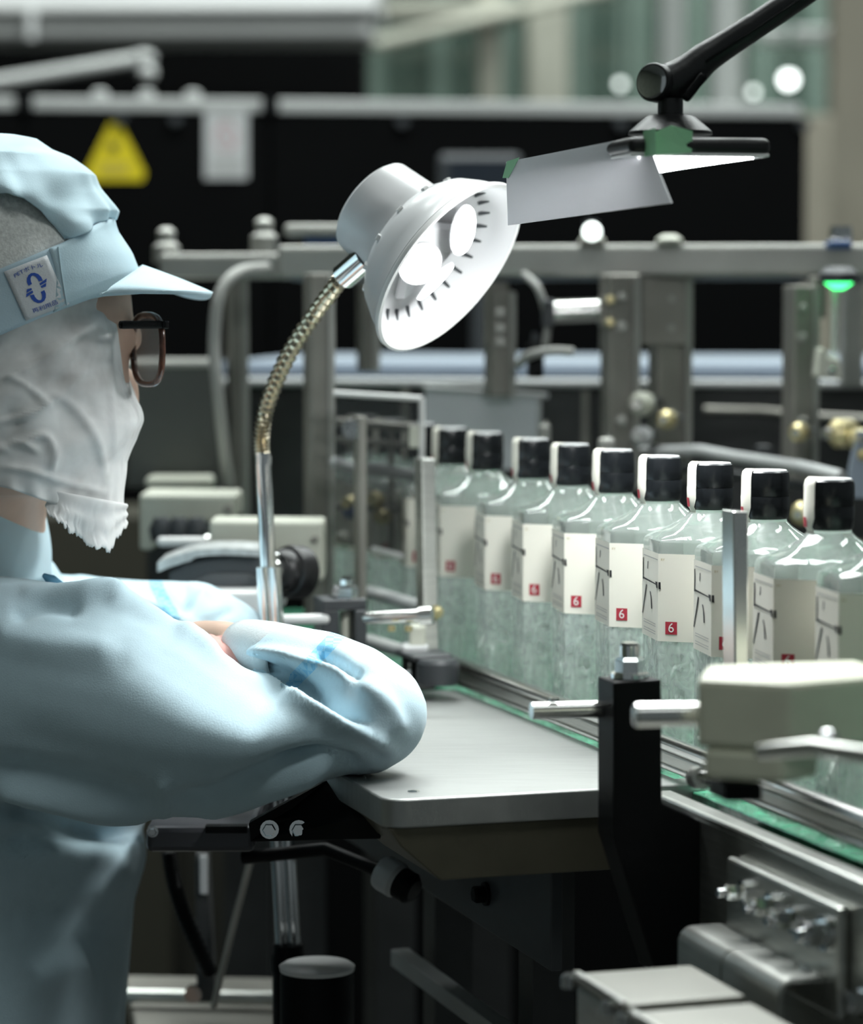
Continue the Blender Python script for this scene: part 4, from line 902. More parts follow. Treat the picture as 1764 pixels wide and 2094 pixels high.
lab = ['clear hexagonal bottle farthest back behind the smoked guard door', 'second bottle from the back, seen through the smoked guard door', 'third bottle from the back, just behind the guard door edge',
       'clear bottle right of the thin upright plate, farthest with a visible label', 'second capped bottle from the left, before the frosted screen', 'third capped bottle from the left in the conveyor row',
       'fourth capped bottle from the left in the conveyor row', 'fifth capped bottle from the left, behind the black bracket bolt', 'sixth capped bottle from the left, right of the bracket bolt',
       'seventh capped bottle from the left, directly left of the narrow steel strip', 'eighth capped bottle from the left, neck behind the narrow steel strip', 'ninth capped bottle, last cap fully shown at the right',
       'nearest bottle, cut off by the right edge with only its label showing']
for i, (iv, lb) in enumerate(zip(inv, lab)):
    b = proto if i == 0 else copy_tree(proto)
    v = (iv / 409 - 1) * 1.901 / math.cos(TH)
    b.location = M(0, v, BELT + 0.0003); b.rotation_euler = (0, 0, math.radians(188.5)); b['label'] = lb

# ------------------------------------------------------------------ white gooseneck lamp
t = thing('gooseneck_lamp', 'white round LED lamp on a chrome gooseneck over the table', 'lamp', W(590, 1970, 2.13))
LD = 2.0; c = W(912, 542, LD)
def cv(x, y, z): return RT * x + UP * y + FW * z
a = cv(.703, -.601, -.38).normalized(); e1 = cv(.65, .76, 0).normalized(); e2 = a.cross(e1).normalized()
if e2.dot(RT) < 0: e2 = -e2
s = LD / FPX
MB().lathe([(0.0020, -0.0752), (0.0335, -0.0748), (0.0362, -0.0725), (0.0392, -0.034), (0.0385, -0.030)], c, a, 48).build('lamp_body', 'lampwhite', t, smooth=35)
sh = MB()
outer = [(0.0392, -0.0345), (0.0470, -0.0325), (0.0560, -0.0240), (0.0630, -0.0110), (0.0668, -0.0015), (0.0690, 0.0), (0.0692, 0.0035), (0.0670, 0.0045), (0.0655, 0.0030), (0.0600, -0.0085), (0.0525, -0.0175), (0.0440, -0.0215), (0.030, -0.0220), (0.001, -0.0220)]
so = sh.lathe(outer, c, a, 64, cap=False).build('shade', 'lampwhite', t, smooth=35)
rim = MB().lathe([(0.0662, 0.0036), (0.0680, 0.0054), (0.0700, 0.0046), (0.0702, 0.0020), (0.0690, 0.0005)], c, a, 64, cap=False).build('rim', 'white', t, smooth=50)
for k in range(26):
    an = 2 * math.pi * k / 26; dr = e1 * math.cos(an) + e2 * math.sin(an); tg = a.cross(dr)
    Rm = Matrix((dr * 0.86 + a * 0.5, tg, (a * 0.86 - dr * 0.5))).transposed()
    MB().box(c + dr * 0.0535 - a * 0.0158, (0.0085, 0.0018, 0.0022), Rm).build('vent_slot', 'charcoal', so)
    if k % 2 == 0: MB().box(c + dr * 0.0500 - a * 0.0305, (0.004, 0.004, 0.0022), Rm).build('shade_notch', 'white', so)
hub = MB().lathe([(0.046, -0.0218), (0.040, -0.014), (0.012, -0.006), (0.001, -0.0055)], c, a, 3, ph=0.5).build('hub', 'lampwhite', t, bevel=0.003)
for px_l, py_l, s_, rl, nn in ((860, 541, -.007, .0152, (.40, -.53, -.75)), (948, 471, -.004, .0170, (.87, -.22, -.42)), (891, 577, -.002, .0170, (.70, -.705, -.09))):
    nn = cv(*nn).normalized(); ry_ = ray(px_l, py_l); pc = CAM + ry_ * ((c + a * s_ - CAM).dot(a) / ry_.dot(a))
    MB().lathe([(rl + .0010, -0.0016), (rl + .0010, -0.0006)], pc, nn, 28).build('led_ring', 'lampwhite', t, smooth=40)
    MB().lathe([(rl, -0.0005), (rl, 0.0004)], pc, nn, 28).build('led_disc', 'led', t, smooth=40)
gp = [Vector(p) for p in catmull([tuple(W(x, y, d)) for x, y, d in ((536, 930, 2.12), (535, 890, 2.12), (543, 840, 2.115), (566, 775, 2.10), (600, 708, 2.08), (645, 640, 2.06), (690, 580, 2.03), (716, 548, 2.02))], 10)]
MB().tube(gp, [0.0064 if i % 2 else 0.0049 for i in range(len(gp))], 16).build('gooseneck', 'gooseneck', t, smooth=25)
MB().cyl(W(702, 566, 2.025), W(748, 526, 2.01), 0.0095, 24).build('neck_collar', 'chrome', t, smooth=40)
MB().cyl(W(536, 926, 2.12), W(556, 1300, 2.125), 0.0060, 24).build('pole', 'chrome', t, smooth=40)
MB().cyl(W(538, 932, 2.12), W(538, 950, 2.12), 0.0064, 24).build('pole_sleeve', 'chrome', t, smooth=40)
lp = MB(); pa, pb = W(549, 1160, 2.115), W(590, 1968, 2.13)
for k in (-1, 1): lp.cyl(pa + Vector((k * 0.0042, 0, 0)), pb + Vector((k * 0.0042, 0, 0)), 0.0050, 16)
lp.build('twin_lower_tube', 'chrome', t, smooth=40)
MB().lathe([(0.013, 0), (0.013, 0.01), (0.0115, 0.014), (0.0115, 0.02)], W(590, 1985, 2.13), (0, 0, 1), 24).build('foot', 'black', t, smooth=40)
MB().cyl(W(590, 1985, 2.13), Vector((W(590, 1985, 2.13).x, W(590, 1985, 2.13).y, 0)), 0.012, 16).build('stand', 'black', t)

# ------------------------------------------------------------------ black task light with its card
t = thing('task_light', 'black articulated task light with a flat glowing head at top right', 'lamp', W(1950, 500, 1.9))
HA = math.radians(12)
hx = Vector((math.cos(HA), math.sin(HA), 0)); hy = Vector((-math.sin(HA), math.cos(HA), 0))
hp = W(1578, 300, 1.72)
Rh = Matrix((hx, hy, ZZ)).transposed(); hw, hd_, hh = 0.088, 0.235, 0.0105
hc = hp - hx * (hw / 2) + hy * (hd_ / 2)
MB().box(hc, (hw, hd_, hh), Rh).build('head_housing', 'blackplastic', t, smooth=40, bevel=0.0045, seg=4)
MB().box(hc - ZZ * (hh / 2 - 0.0002), (hw - 0.002, hd_ - 0.002, 0.0022), Rh).build('bezel', 'white', t, bevel=0.0008)
MB().box(hc - ZZ * (hh / 2 + 0.0010), (hw - 0.018, hd_ - 0.016, 0.0012), Rh).build('light_panel', 'panel_led', t)
mc = W(1370, 276, 1.765)
MB().lathe([(0.0258, 0), (0.0255, 0.002), (0.0150, 0.0112), (0.0135, 0.0118), (0.0078, 0.0119)], mc, (0, 0, 1), 40).build('mount_cone', 'blackplastic', t, smooth=35)
MB().lathe([(0.0078, 0.011), (0.0078, 0.022)], mc, (0, 0, 1), 28).build('swivel', 'blackplastic', t, smooth=40)
ap_ = [W(*p) for p in ((1350, 172, 1.768), (1376, 168, 1.766), (1408, 148, 1.764), (1440, 120, 1.762), (1480, 94, 1.76), (1560, 42, 1.755), (1680, -40, 1.75), (2150, -365, 1.74))]
ap_ = [Vector(p) for p in catmull([tuple(p) for p in ap_], 5)]
kk = len(ap_); rr = [np.interp(i / (kk - 1) * 7, [0, 1, 2, 3, 4, 5, 7], [0.0118, 0.0128, 0.0115, 0.0098, 0.0088, 0.0082, 0.008]) for i in range(kk)]
MB().tube(ap_, rr, 20, ax=(0.25, 1, 0), r2=[r * 0.85 for r in rr], dome=True).build('arm', 'blackplastic', t, smooth=60)
gr = [p + Vector((0.002, -0.0085, -0.001)) for p in ap_[14:]]
MB().tube(gr, 0.0008, 6).build('arm_seam', 'black', t)
dn = Vector((-0.55, -0.8, 0.05)).normalized()
MB().lathe([(0.0118, 0.000), (0.0118, 0.0115), (0.0112, 0.0125)], W(1354, 172, 1.768), dn, 36).build('pivot_ring', 'blackplastic', t, smooth=35)
MB().lathe([(0.0104, 0.0118), (0.0102, 0.0135), (0.007, 0.0145), (0.001, 0.0147)], W(1354, 172, 1.768), dn, 36).build('pivot_cap', 'chrome', t, smooth=60)
MB().box(W(1420, 178, 1.752), (0.0055, 0.006, 0.020), Matrix.Rotation(math.radians(38), 3, 'Y')).build('arm_slot', 'black', t, bevel=0.002)
MB().cyl(W(2150, -365, 1.74), Vector((W(2150, 0, 1.74).x, W(2150, 0, 1.74).y, 0.0)), 0.014, 20).build('stand_post', 'blackplastic', t, smooth=40)
t = thing('shade_card', 'white card taped to the task light as a shade', 'card', W(1200, 380, 1.8))
cq = [W(1034, 331, 1.885), W(1318, 276, 1.705), W(1345, 348, 1.70), W(1372, 415, 1.70), W(1038, 461, 1.885)]
cn = (cq[1] - cq[0]).cross(cq[4] - cq[0]).normalized()
def on_card(p): r_ = (p - CAM); return CAM + r_ * ((cq[0] - CAM).dot(cn) / r_.dot(cn))
cq = [on_card(p) for p in cq]
if cn.dot(FW) < 0: cn = -cn
MB().prism(cq, cn * 0.0009).build('card_sheet', 'paper', t)
MB().prism([on_card(p) - cn * 0.0004 for p in (W(1316, 268, 1.704), W(1340, 262, 1.703), W(1342, 316, 1.702), W(1318, 320, 1.703))], cn * 0.0003).build('tape_piece', 'tape', t)
MB().prism([W(1338, 270, 1.700), W(1372, 256, 1.706), W(1416, 268, 1.71), W(1414, 312, 1.71), W(1340, 316, 1.700)], Vector((0, 0.0004, 0))).build('tape_piece', 'tape', t)
MB().prism([on_card(p) - cn * 0.0004 for p in (W(1028, 364, 1.886), W(1037, 330, 1.884), W(1062, 322, 1.872), W(1040, 364, 1.884))], cn * 0.0003).build('tape_piece', 'tape', t)

# ------------------------------------------------------------------ the worker
HD = 1.985                       # depth of the head's middle
PX = lambda d: d / FPX           # metres per pixel of the frame at depth d
person = thing('person', 'worker in pale blue smock, cap, gauze mask and glasses leaning on folded arms', 'person', (W(-60, 619, 2.08).x, W(0, 619, 2.08).y, 0.0))
def et(mb, pts, n=28):           # elliptic tube: (x, y, depth, half height in pixels, half depth in metres)
    return mb.tube([W(x, y, d) for x, y, d, a, b in pts], [a * PX(d) for x, y, d, a, b in pts], n, ax=FW, r2=[b for *_, b in pts], dome=True)
def interp(tab):
    ys = [r[0] for r in tab]
    return lambda y: [np.interp(y, ys, [r[k] for r in tab]) for k in range(1, len(tab[0]))]
def loft(mb, tab, d0, n=40):     # stacked elliptic sections: (y, left, right, half depth, depth shift)
    rings = []
    for y, l, r, h, *s in tab:
        dd = d0 + (s[0] if s else 0); cx_ = (l + r) / 2; rx = (r - l) / 2
        rings.append([W(cx_ + rx * math.cos(q), y, dd) + Vector((0, -h * math.sin(q), 0)) for q in np.linspace(0, 2 * math.pi, n + 1)[:-1]])
    vs = [p for rg in rings for p in rg]; m = len(rings); fs = []
    for i in range(m - 1):
        for j in range(n): fs.append((i * n + j, (i + 1) * n + j, (i + 1) * n + (j + 1) % n, i * n + (j + 1) % n))
    fs.append(tuple(range(n))); fs.append(tuple((m - 1) * n + n - 1 - j for j in range(n)))
    return mb.add(vs, fs)
# --- body: one continuous mesh, mostly under the clothes
bd = MB()
loft(bd, [(345, -60, 20, .012), (365, -160, 110, .045), (420, -250, 190, .062), (500, -295, 232, .070), (560, -300, 258, .072), (600, -298, 268, .071), (640, -295, 272, .070), (670, -292, 264, .068), (700, -290, 262, .067), (740, -285, 262, .066), (790, -270, 266, .064), (850, -235, 262, .060), (900, -200, 248, .055), (950, -160, 225, .050), (985, -120, 180, .043), (1010, -80, 120, .030)], HD + 0.006)
bd.ball(W(262, 815, 2.02), (0.008, 0.012, 0.022)); bd.ball(W(262, 690, 2.0), (0.010, 0.02, 0.012))
bd.ball(W(240, 880, 2.015), (0.008, 0.022, 0.010))
et(bd, [(-90, 1240, 2.09, 175, .062), (-62, 1130, 2.075, 155, .052), (-45, 1040, 2.05, 140, .048), (-40, 950, 2.02, 140, .050), (-40, 860, 2.0, 140, .05)])
loft(bd, [(1190, -240, 90, .12), (1300, -290, 130, .165), (1500, -310, 160, .17), (1800, -300, 200, .15), (2200, -330, 230, .16), (2420, -320, 220, .17)], 2.11)
et(bd, [(-110, 1330, 1.97, 95, .04), (150, 1430, 1.93, 90, .04), (450, 1500, 1.872, 70, .030), (740, 1490, 1.838, 50, .022)])
et(bd, [(740, 1480, 1.838, 48, .020), (660, 1420, 1.885, 42, .018), (580, 1352, 1.922, 40, .018), (510, 1318, 1.95, 38, .016), (455, 1308, 1.975, 40, .015), (400, 1312, 1.995, 44, .017)])
for k, (x, y) in enumerate(((330, 1310), (322, 1330), (326, 1350), (336, 1368))): bd.tube([W(400, 1304 + 14 * k, 1.995), W(362, 1308 + 15 * k, 2.01), W(x, y, 2.02)], [.0085, .008, .007], 10, dome=True)
bd.tube([W(420, 1330, 1.985), W(400, 1350, 1.975), W(372, 1358, 1.975)], [.009, .0085, .007], 10, dome=True)
et(bd, [(-60, 1300, 2.23, 90, .045), (180, 1300, 2.19, 85, .04), (400, 1310, 2.13, 60, .03)])
et(bd, [(400, 1320, 2.13, 50, .028), (420, 1360, 2.05, 42, .02), (440, 1400, 1.97, 34, .015), (446, 1395, 1.935, 34, .014)])
bd.tube([W(446, 1392, 1.932), W(436, 1345, 1.930), W(430, 1322, 1.936), W(426, 1307, 1.944)], [.0095, .0080, .0072, .0056], 12, dome=True)
bd.tube([W(462, 1395, 1.932), W(466, 1352, 1.930), W(472, 1336, 1.934), W(476, 1328, 1.940)], [.0095, .0078, .0068, .0054], 12, dome=True)
bd.tube([W(430, 1400, 1.94), W(410, 1370, 1.94), W(398, 1345, 1.945)], [.009, .008, .006], 12, dome=True)
bd.tube([W(475, 1400, 1.938), W(495, 1370, 1.936), W(502, 1352, 1.94)], [.009, .0075, .006], 12, dome=True)
bd.tube([W(420, 1405, 1.96), W(392, 1392, 1.955), W(372, 1372, 1.955)], [.009, .0085, .007], 12, dome=True)
for sd, dd in ((-.10, 2.0), (.10, 2.2)):
    h = W(-50, 2380, dd); kx = h.x + 0.13
    bd.tube([h, (h.x + 0.08, h.y, h.z - 0.12), (kx, h.y, h.z - 0.26)], [.085, .075, .058], 16, dome=True)
    bd.tube([(kx, h.y, h.z - 0.26), (kx - 0.02, h.y, h.z * .35), (kx - 0.05, h.y, 0.09)], [.056, .052, .038], 16, dome=True)
    bd.tube([(kx - 0.06, h.y, 0.05), (kx + 0.10, h.y, 0.035)], [.042, .032], 12, dome=True)
me = remesh(bd, 0.0042, 4)
body = link('body', me, 'skin', person, smooth=180)
# material: pinker towards finger ends and dark trousers/shoes below the smock
me.materials.append(MT['skinpink']); me.materials.append(MT['trouser'])
co = get_co(me); px_, py_, pd_ = proj(co)
pol = np.array([p.vertices[0] for p in me.polygons])
mi = np.where(co[pol, 2] < 0.60, 2, np.where((py_[pol] > 1295) & (py_[pol] < 1362) & (px_[pol] > 405) & (px_[pol] < 500) & (pd_[pol] < 1.952), 1, 0)).astype(np.int32)
me.polygons.foreach_set('material_index', mi)
for x, y, d in ((243, 694, 2.0), (248, 694, 2.055)):
    MB().ball(W(x, y, d), 0.0105, 16, 12).build('eye', 'white', body, smooth=180)

# --- smock
sm = MB()
et(sm, [(-140, 1360, 2.0, 200, .085), (0, 1415, 1.965, 238, .075), (190, 1440, 1.925, 232, .068), (330, 1475, 1.893, 198, .060), (450, 1510, 1.868, 156, .054), (590, 1520, 1.848, 98, .050), (700, 1490, 1.838, 92, .046), (775, 1478, 1.832, 78, .042)])
et(sm, [(765, 1465, 1.835, 116, .034), (712, 1418, 1.862, 108, .036), (650, 1378, 1.89, 92, .036), (600, 1350, 1.912, 70, .031), (575, 1340, 1.922, 58, .026)])
sm.ball(W(770, 1462, 1.832), (62 * PX(1.832), .036, 122 * PX(1.832)))
sm.ball(W(735, 1545, 1.84), (52 * PX(1.84), .030, 40 * PX(1.84)))
et(sm, [(-60, 1290, 2.24, 150, .07), (110, 1292, 2.20, 118, .06), (280, 1288, 2.16, 102, .052), (400, 1288, 2.135, 100, .046), (455, 1298, 2.115, 78, .04)])
loft(sm, [(1150, -210, 104, .085), (1200, -270, 128, .145, .01), (1260, -310, 165, .195, .02), (1400, -340, 190, .205, .02), (1560, -345, 210, .195, .02), (1700, -345, 292, .175, .02), (1765, -345, 298, .172, .02), (1850, -350, 272, .172, .02), (2094, -360, 252, .18, .02), (2330, -365, 250, .19, .02)], 2.10)
me = remesh(sm, 0.0034, 10)
folds(me, [([(-20, 1598), (160, 1640), (330, 1678)], .013, 17), ([(-20, 1560), (160, 1600), (320, 1640)], -.006, 26), ([(-20, 1640), (120, 1672), (300, 1700)], -.010, 18),
           ([(330, 1682), (430, 1668), (560, 1612), (680, 1562)], .010, 15), ([(340, 1640), (440, 1628), (560, 1570), (660, 1532)], -.007, 18),
           ([(330, 1600), (335, 1650), (332, 1690)], .004, 14),
           ([(60, 1210), (190, 1218), (330, 1252), (392, 1286), (460, 1340), (560, 1398), (650, 1450), (720, 1480), (800, 1540)], .011, 15),
           ([(440, 1312), (500, 1352), (580, 1385), (680, 1440), (760, 1490)], -.015, 18),
           ([(300, 1290), (420, 1400), (560, 1480)], -.005, 60),
           ([(470, 1342), (560, 1340), (640, 1362), (735, 1392)], .009, 13),
           ([(640, 1330), (690, 1352), (738, 1392)], -.010, 12),
           ([(735, 1394), (790, 1440), (822, 1500)], .005, 18),
           ([(640, 1500), (720, 1530), (800, 1560)], -.005, 22),
           ([(560, 1560), (650, 1545), (740, 1572)], -.009, 14),
           ([(0, 1490), (200, 1560), (420, 1590), (600, 1570)], -.004, 50),
           ([(20, 1262), (90, 1238), (170, 1248)], -.006, 20),
           ([(-20, 1300), (100, 1320), (250, 1330)], .005, 34),
           ([(150, 1180), (200, 1200), (250, 1245)], .004, 14),
           ([(380, 1190), (370, 1230), (356, 1270)], -.005, 14),
           ([(420, 1200), (400, 1250), (380, 1290)], .004, 12),
           ([(480, 1240), (440, 1265), (410, 1280)], -.004, 10),
           ([(60, 1730), (200, 1745), (260, 1790)], .004, 30), ([(0, 1900), (120, 1850), (220, 1900)], -.005, 50), ([(60, 2010), (180, 1960)], .004, 40),
           ([(0, 1720), (150, 1705), (290, 1700)], -.008, 22)])
def smock_mat():
    m = MT['skyblue'].copy(); m.name = 'pale_blue_smock'; nt = m.node_tree; b = nt.nodes['Principled BSDF']
    tc = [n for n in nt.nodes if n.type == 'TEX_COORD'][0]
    src = b.inputs['Base Color'].links[0].from_socket
    cur = src
    for (C, ax, w, lim) in ((W(664, 1326, 1.86), (RT * .72 - UP * .69), 0.0046, 0.034), (W(330, 1215, 2.12), (RT * .80 + UP * .60), 0.0042, 0.05)):
        sub = nt.nodes.new('ShaderNodeVectorMath'); sub.operation = 'SUBTRACT'; sub.inputs[1].default_value = C
        nt.links.new(tc.outputs['Object'], sub.inputs[0])
        dt = nt.nodes.new('ShaderNodeVectorMath'); dt.operation = 'DOT_PRODUCT'; dt.inputs[1].default_value = ax
        nt.links.new(sub.outputs[0], dt.inputs[0])
        ab = nt.nodes.new('ShaderNodeMath'); ab.operation = 'ABSOLUTE'; nt.links.new(dt.outputs['Value'], ab.inputs[0])
        lt = nt.nodes.new('ShaderNodeMath'); lt.operation = 'LESS_THAN'; lt.inputs[1].default_value = w; nt.links.new(ab.outputs[0], lt.inputs[0])
        ln = nt.nodes.new('ShaderNodeVectorMath'); ln.operation = 'LENGTH'; nt.links.new(sub.outputs[0], ln.inputs[0])
        l2 = nt.nodes.new('ShaderNodeMath'); l2.operation = 'LESS_THAN'; l2.inputs[1].default_value = lim; nt.links.new(ln.outputs['Value'], l2.inputs[0])
        mu = nt.nodes.new('ShaderNodeMath'); mu.operation = 'MULTIPLY'; nt.links.new(lt.outputs[0], mu.inputs[0]); nt.links.new(l2.outputs[0], mu.inputs[1])
        # lighter checks woven into the band
        ck = nt.nodes.new('ShaderNodeTexChecker'); ck.inputs['Scale'].default_value = 190; nt.links.new(tc.outputs['Object'], ck.inputs['Vector'])
        ck.inputs['Color1'].default_value = (0.22, 0.56, 0.80, 1); ck.inputs['Color2'].default_value = (0.36, 0.66, 0.84, 1)
        mx = nt.nodes.new('ShaderNodeMixRGB'); nt.links.new(mu.outputs[0], mx.inputs[0]); nt.links.new(cur, mx.inputs[1]); nt.links.new(ck.outputs['Color'], mx.inputs[2])
        cur = mx.outputs[0]
    nt.links.new(cur, b.inputs['Base Color']); return m
smock = link('smock', me, smock_mat(), person, smooth=180)
# knit cuff round the near wrist
kc = MB().tube([W(x, y, d) for x, y, d in ((618, 1352, 1.905), (585, 1340, 1.920), (550, 1328, 1.936), (516, 1320, 1.950), (503, 1318, 1.955))], [PX(1.93) * r for r in (62, 57, 52, 48, 46)], 40, ax=FW, r2=[.028, .026, .023, .021, .020], cap=False)
cuff = kc.build('knit_cuff', 'knit', person, smooth=180)
md = cuff.modifiers.new('solid', 'SOLIDIFY'); md.thickness = 0.002; md.offset = -1
# collar round the neck
def open_loft(rings, closed=True):
    n = len(rings[0]); m = len(rings); vs = [p for r in rings for p in r]
    fs = [(i * n + j, (i + 1) * n + j, (i + 1) * n + (j + 1) % n, i * n + (j + 1) % n) for i in range(m - 1) for j in range(n if closed else n - 1)]
    return MB().add(vs, fs)
rings = []
for t_ in np.linspace(0, 1, 12):
    rg = []
    for q in np.linspace(0, 2 * math.pi, 65)[:-1]:
        cx_ = -72 + 12 * t_; rx = 172 - 22 * t_; ry = .106 - .016 * t_
        x = cx_ + rx * math.cos(q); yl = 1200 - 20 * math.cos(q); yh = 940 + 125 * math.cos(q)
        bulge = 6 * math.sin(t_ * math.pi)
        rg.append(W(x + bulge * math.cos(q), yl + (yh - yl) * t_, 2.066) + Vector((0, -ry * math.sin(q), 0)))
    rings.append(rg)
col_ = open_loft(rings).build('collar', 'skyblue', smock, smooth=180)
md = col_.modifiers.new('solid', 'SOLIDIFY'); md.thickness = 0.003; md.offset = -1
sb = [rings[-2][j] + Vector((0, -0.0012, 0)) for j in range(1, 30)]
MB().tube(sb, 0.0006, 6).build('collar_stitching', 'darkblue', smock)
pt = [W(x, y, 1.962) for x, y in ((92, 1178), (104, 1186), (122, 1200), (136, 1214))]
MB().tube(pt, [.002, .004, .004, .0015], 10, ax=FW, r2=.002, dome=True).build('neck_tab', mat('blue_trim', (0.22, 0.52, 0.76), 0.7), smock, smooth=60)

# --- head coverings built as shells round the head
def wrap(name, tab, low, up, d0, m, parent, n=128, k=40, off=0.0, thick=0.0015, warp=None, q0=0.0, q1=2 * math.pi, smooth=180, upq=None):
    S = interp(tab); closed = abs(q1 - q0 - 2 * math.pi) < 1e-6
    qs = np.linspace(q0, q1, n + 1)[:-1] if closed else np.linspace(q0, q1, n)
    rings = []
    for i in range(k):
        t_ = i / (k - 1); rg = []
        for q in qs:
            y = 600.0
            for _ in range(14):
                l, r, h = S(y)[:3]; x = (l + r) / 2 + (r - l) / 2 * math.cos(q)
                y = 0.5 * y + 0.5 * (low(x) * (1 - t_) + (upq(x, q) if upq else up(x)) * t_)
            l, r, h = S(y)[:3]; o = off + (warp(x, y, q, t_) if warp else 0)
            rx = (r - l) / 2 + o / PX(d0); x = (l + r) / 2 + rx * math.cos(q)
            rg.append(W(x, y, d0) + Vector((0, -(h + o) * math.sin(q), 0)))
        rings.append(rg)
    ob = open_loft(rings, closed).build(name, m, parent, smooth=smooth)
    if thick:
        md = ob.modifiers.new('solid', 'SOLIDIFY'); md.thickness = thick; md.offset = -1
    return ob, rings
def pl(*pts):
    xs = [p[0] for p in pts]; ys = [p[1] for p in pts]; return lambda x: float(np.interp(x, xs, ys))
dome = [(272, -95, -25, .012), (276, -130, 22, .030), (283, -180, 66, .044), (306, -235, 104, .062), (320, -255, 141, .070), (358, -292, 188, .080), (397, -312, 212, .086), (431, -325, 228, .090), (446, -330, 226, .091), (470, -335, 232, .091), (515, -340, 262, .090), (560, -345, 280, .089), (620, -345, 276, .088), (760, -340, 240, .086), (900, -330, 200, .085)]
inner = [(300, -60, 20, .012), (320, -170, 60, .045), (345, -240, 110, .062), (380, -290, 160, .074), (420, -318, 190, .081), (470, -330, 215, .085), (520, -336, 240, .086), (580, -340, 256, .086), (700, -338, 250, .085), (900, -330, 200, .085)]
hem = pl((-340, 560), (-200, 480), (-100, 432), (0, 414), (40, 405), (75, 413), (112, 442), (140, 470), (158, 493), (165, 492), (190, 474), (226, 446))
btop = pl((-345, 760), (-200, 665), (0, 570), (90, 530), (150, 501), (165, 492), (190, 474), (226, 447), (245, 452))
bbot = pl((-345, 905), (-200, 805), (0, 700), (110, 650), (205, 611), (250, 602), (285, 596))
cap_thing = person
rc_ = random.Random(8)
def crown_warp(x, y, q, t_):
    g = 0.0022 * math.sin(q * 23 + 2.0 * math.sin(q * 5)) * (1 - t_) ** 2 + 0.0022 * math.sin(x * 0.03 + y * 0.045) + 0.0015 * math.sin(x * .07 - y * .02)
    e = math.exp(-((t_) / 0.10) ** 2) * 0.004
    return (g - 0.003 * (1 - t_) ** 6) - 0.004 * math.exp(-((y - (415 + 0.55 * max(0, x))) / 26.0) ** 2) * (1 if math.sin(q) > 0 else 0) + 0.008 * math.exp(-((y - (375 + 0.55 * max(0, x))) / 34.0) ** 2) * max(0, math.sin(q))
crown, _ = wrap('cap_crown', dome, hem, lambda x: 272, HD, 'skyblue', person, n=180, k=60, off=0.002, thick=0.002, warp=crown_warp)
net, _ = wrap('cap_net_panel', inner, lambda x: btop(x) + 16, lambda x: 302, HD, 'net', person, n=120, k=40, off=0.0045, thick=0.0012)
band, br = wrap('cap_band', dome, bbot, btop, HD, 'darkblue', person, n=160, k=14, off=0.0012, thick=0.0025)
# front panel slightly proud of the band
fp, _ = wrap('cap_front_panel', dome, lambda x: bbot(x) - 2, lambda x: btop(x) + 1, HD, 'skyblue', person, n=50, k=14, off=0.0024, thick=0.0018, q0=-1.0, q1=0.98)
# visor: curved plate running forward from the front panel
vr = []
for s_ in np.linspace(0, 1, 14):
    row = []
    for w_ in np.linspace(-1, 1, 25):
        root = np.array([290 - 84 * max(0, w_) ** 1.5 - 20 * max(0, -w_) ** 1.5, 545 + 57 * max(0, w_) ** 1.4 + 12 * max(0, -w_) ** 1.4])
        tip = np.array([434 - 34 * max(0, abs(w_)) ** 2, 601 + 3 * w_ + 34 * max(0, -w_) ** 1.3])
        # brim outline: full length in the middle, running back to the temples
        L = 1 - 0.97 * max(0, w_) ** 5 if w_ > 0 else 1 - 0.75 * abs(w_) ** 4
        p = root + (tip - root) * s_ * L
        dep = HD - 0.088 * math.sin(w_ * 1.35) * (1 - 0.10 * s_) + 0.005
        arch = 10 * math.sin(s_ * math.pi) * (1 - w_ * w_)
        row.append(W(p[0], p[1] - arch * 0.2, dep))
    vr.append(row)
vm = MB(); nW = 25
vm.v = [tuple(p) for r in vr for p in r]; vm.f = [(i * nW + j, i * nW + j + 1, (i + 1) * nW + j + 1, (i + 1) * nW + j) for i in range(13) for j in range(nW - 1)]
vis = vm.build('cap_visor', 'skyblue', person, smooth=180)
md = vis.modifiers.new('solid', 'SOLIDIFY'); md.thickness = 0.0028; md.offset = 0
# sewn patch with the recycling mark on the band
S = interp(dome)
def on_band(x, y, off):
    l, r, h = S(y)[:3]; c_ = (x - (l + r) / 2) / ((r - l) / 2); c_ = max(-1, min(1, c_)); sn = math.sqrt(1 - c_ * c_)
    o = off; return W((l + r) / 2 + ((r - l) / 2 + o / PX(HD)) * c_, y, HD) + Vector((0, -(h + o) * sn, 0))
PO, PUx, PUy = np.array([104, 590.0]), np.array([78, -33.0]), np.array([40, 96.0])     # patch centre, width and height directions
def patch_pt(a_, b_, off): p = PO + PUx * a_ + PUy * b_; return on_band(p[0], p[1], off)
pm = MB(); N = 10
for i in range(N + 1):
    for j in range(N + 1): pm.v.append(tuple(patch_pt(j / N - .5, i / N - .5, 0.0024)))
pm.f = [(i * (N + 1) + j, (i + 1) * (N + 1) + j, (i + 1) * (N + 1) + j + 1, i * (N + 1) + j + 1) for i in range(N) for j in range(N)]
patch = pm.build('sewn_patch', 'patch', band, smooth=180); md = patch.modifiers.new('solid', 'SOLIDIFY'); md.thickness = 0.0008; md.offset = -1
patch['label'] = 'white sewn patch with a blue recycling mark'
lg = MB()
def lpoly(pts):
    n0 = len(lg.v); lg.v += [tuple(patch_pt(a_, b_, 0.0027)) for a_, b_ in pts]; lg.f.append(tuple(range(n0, n0 + len(pts))))
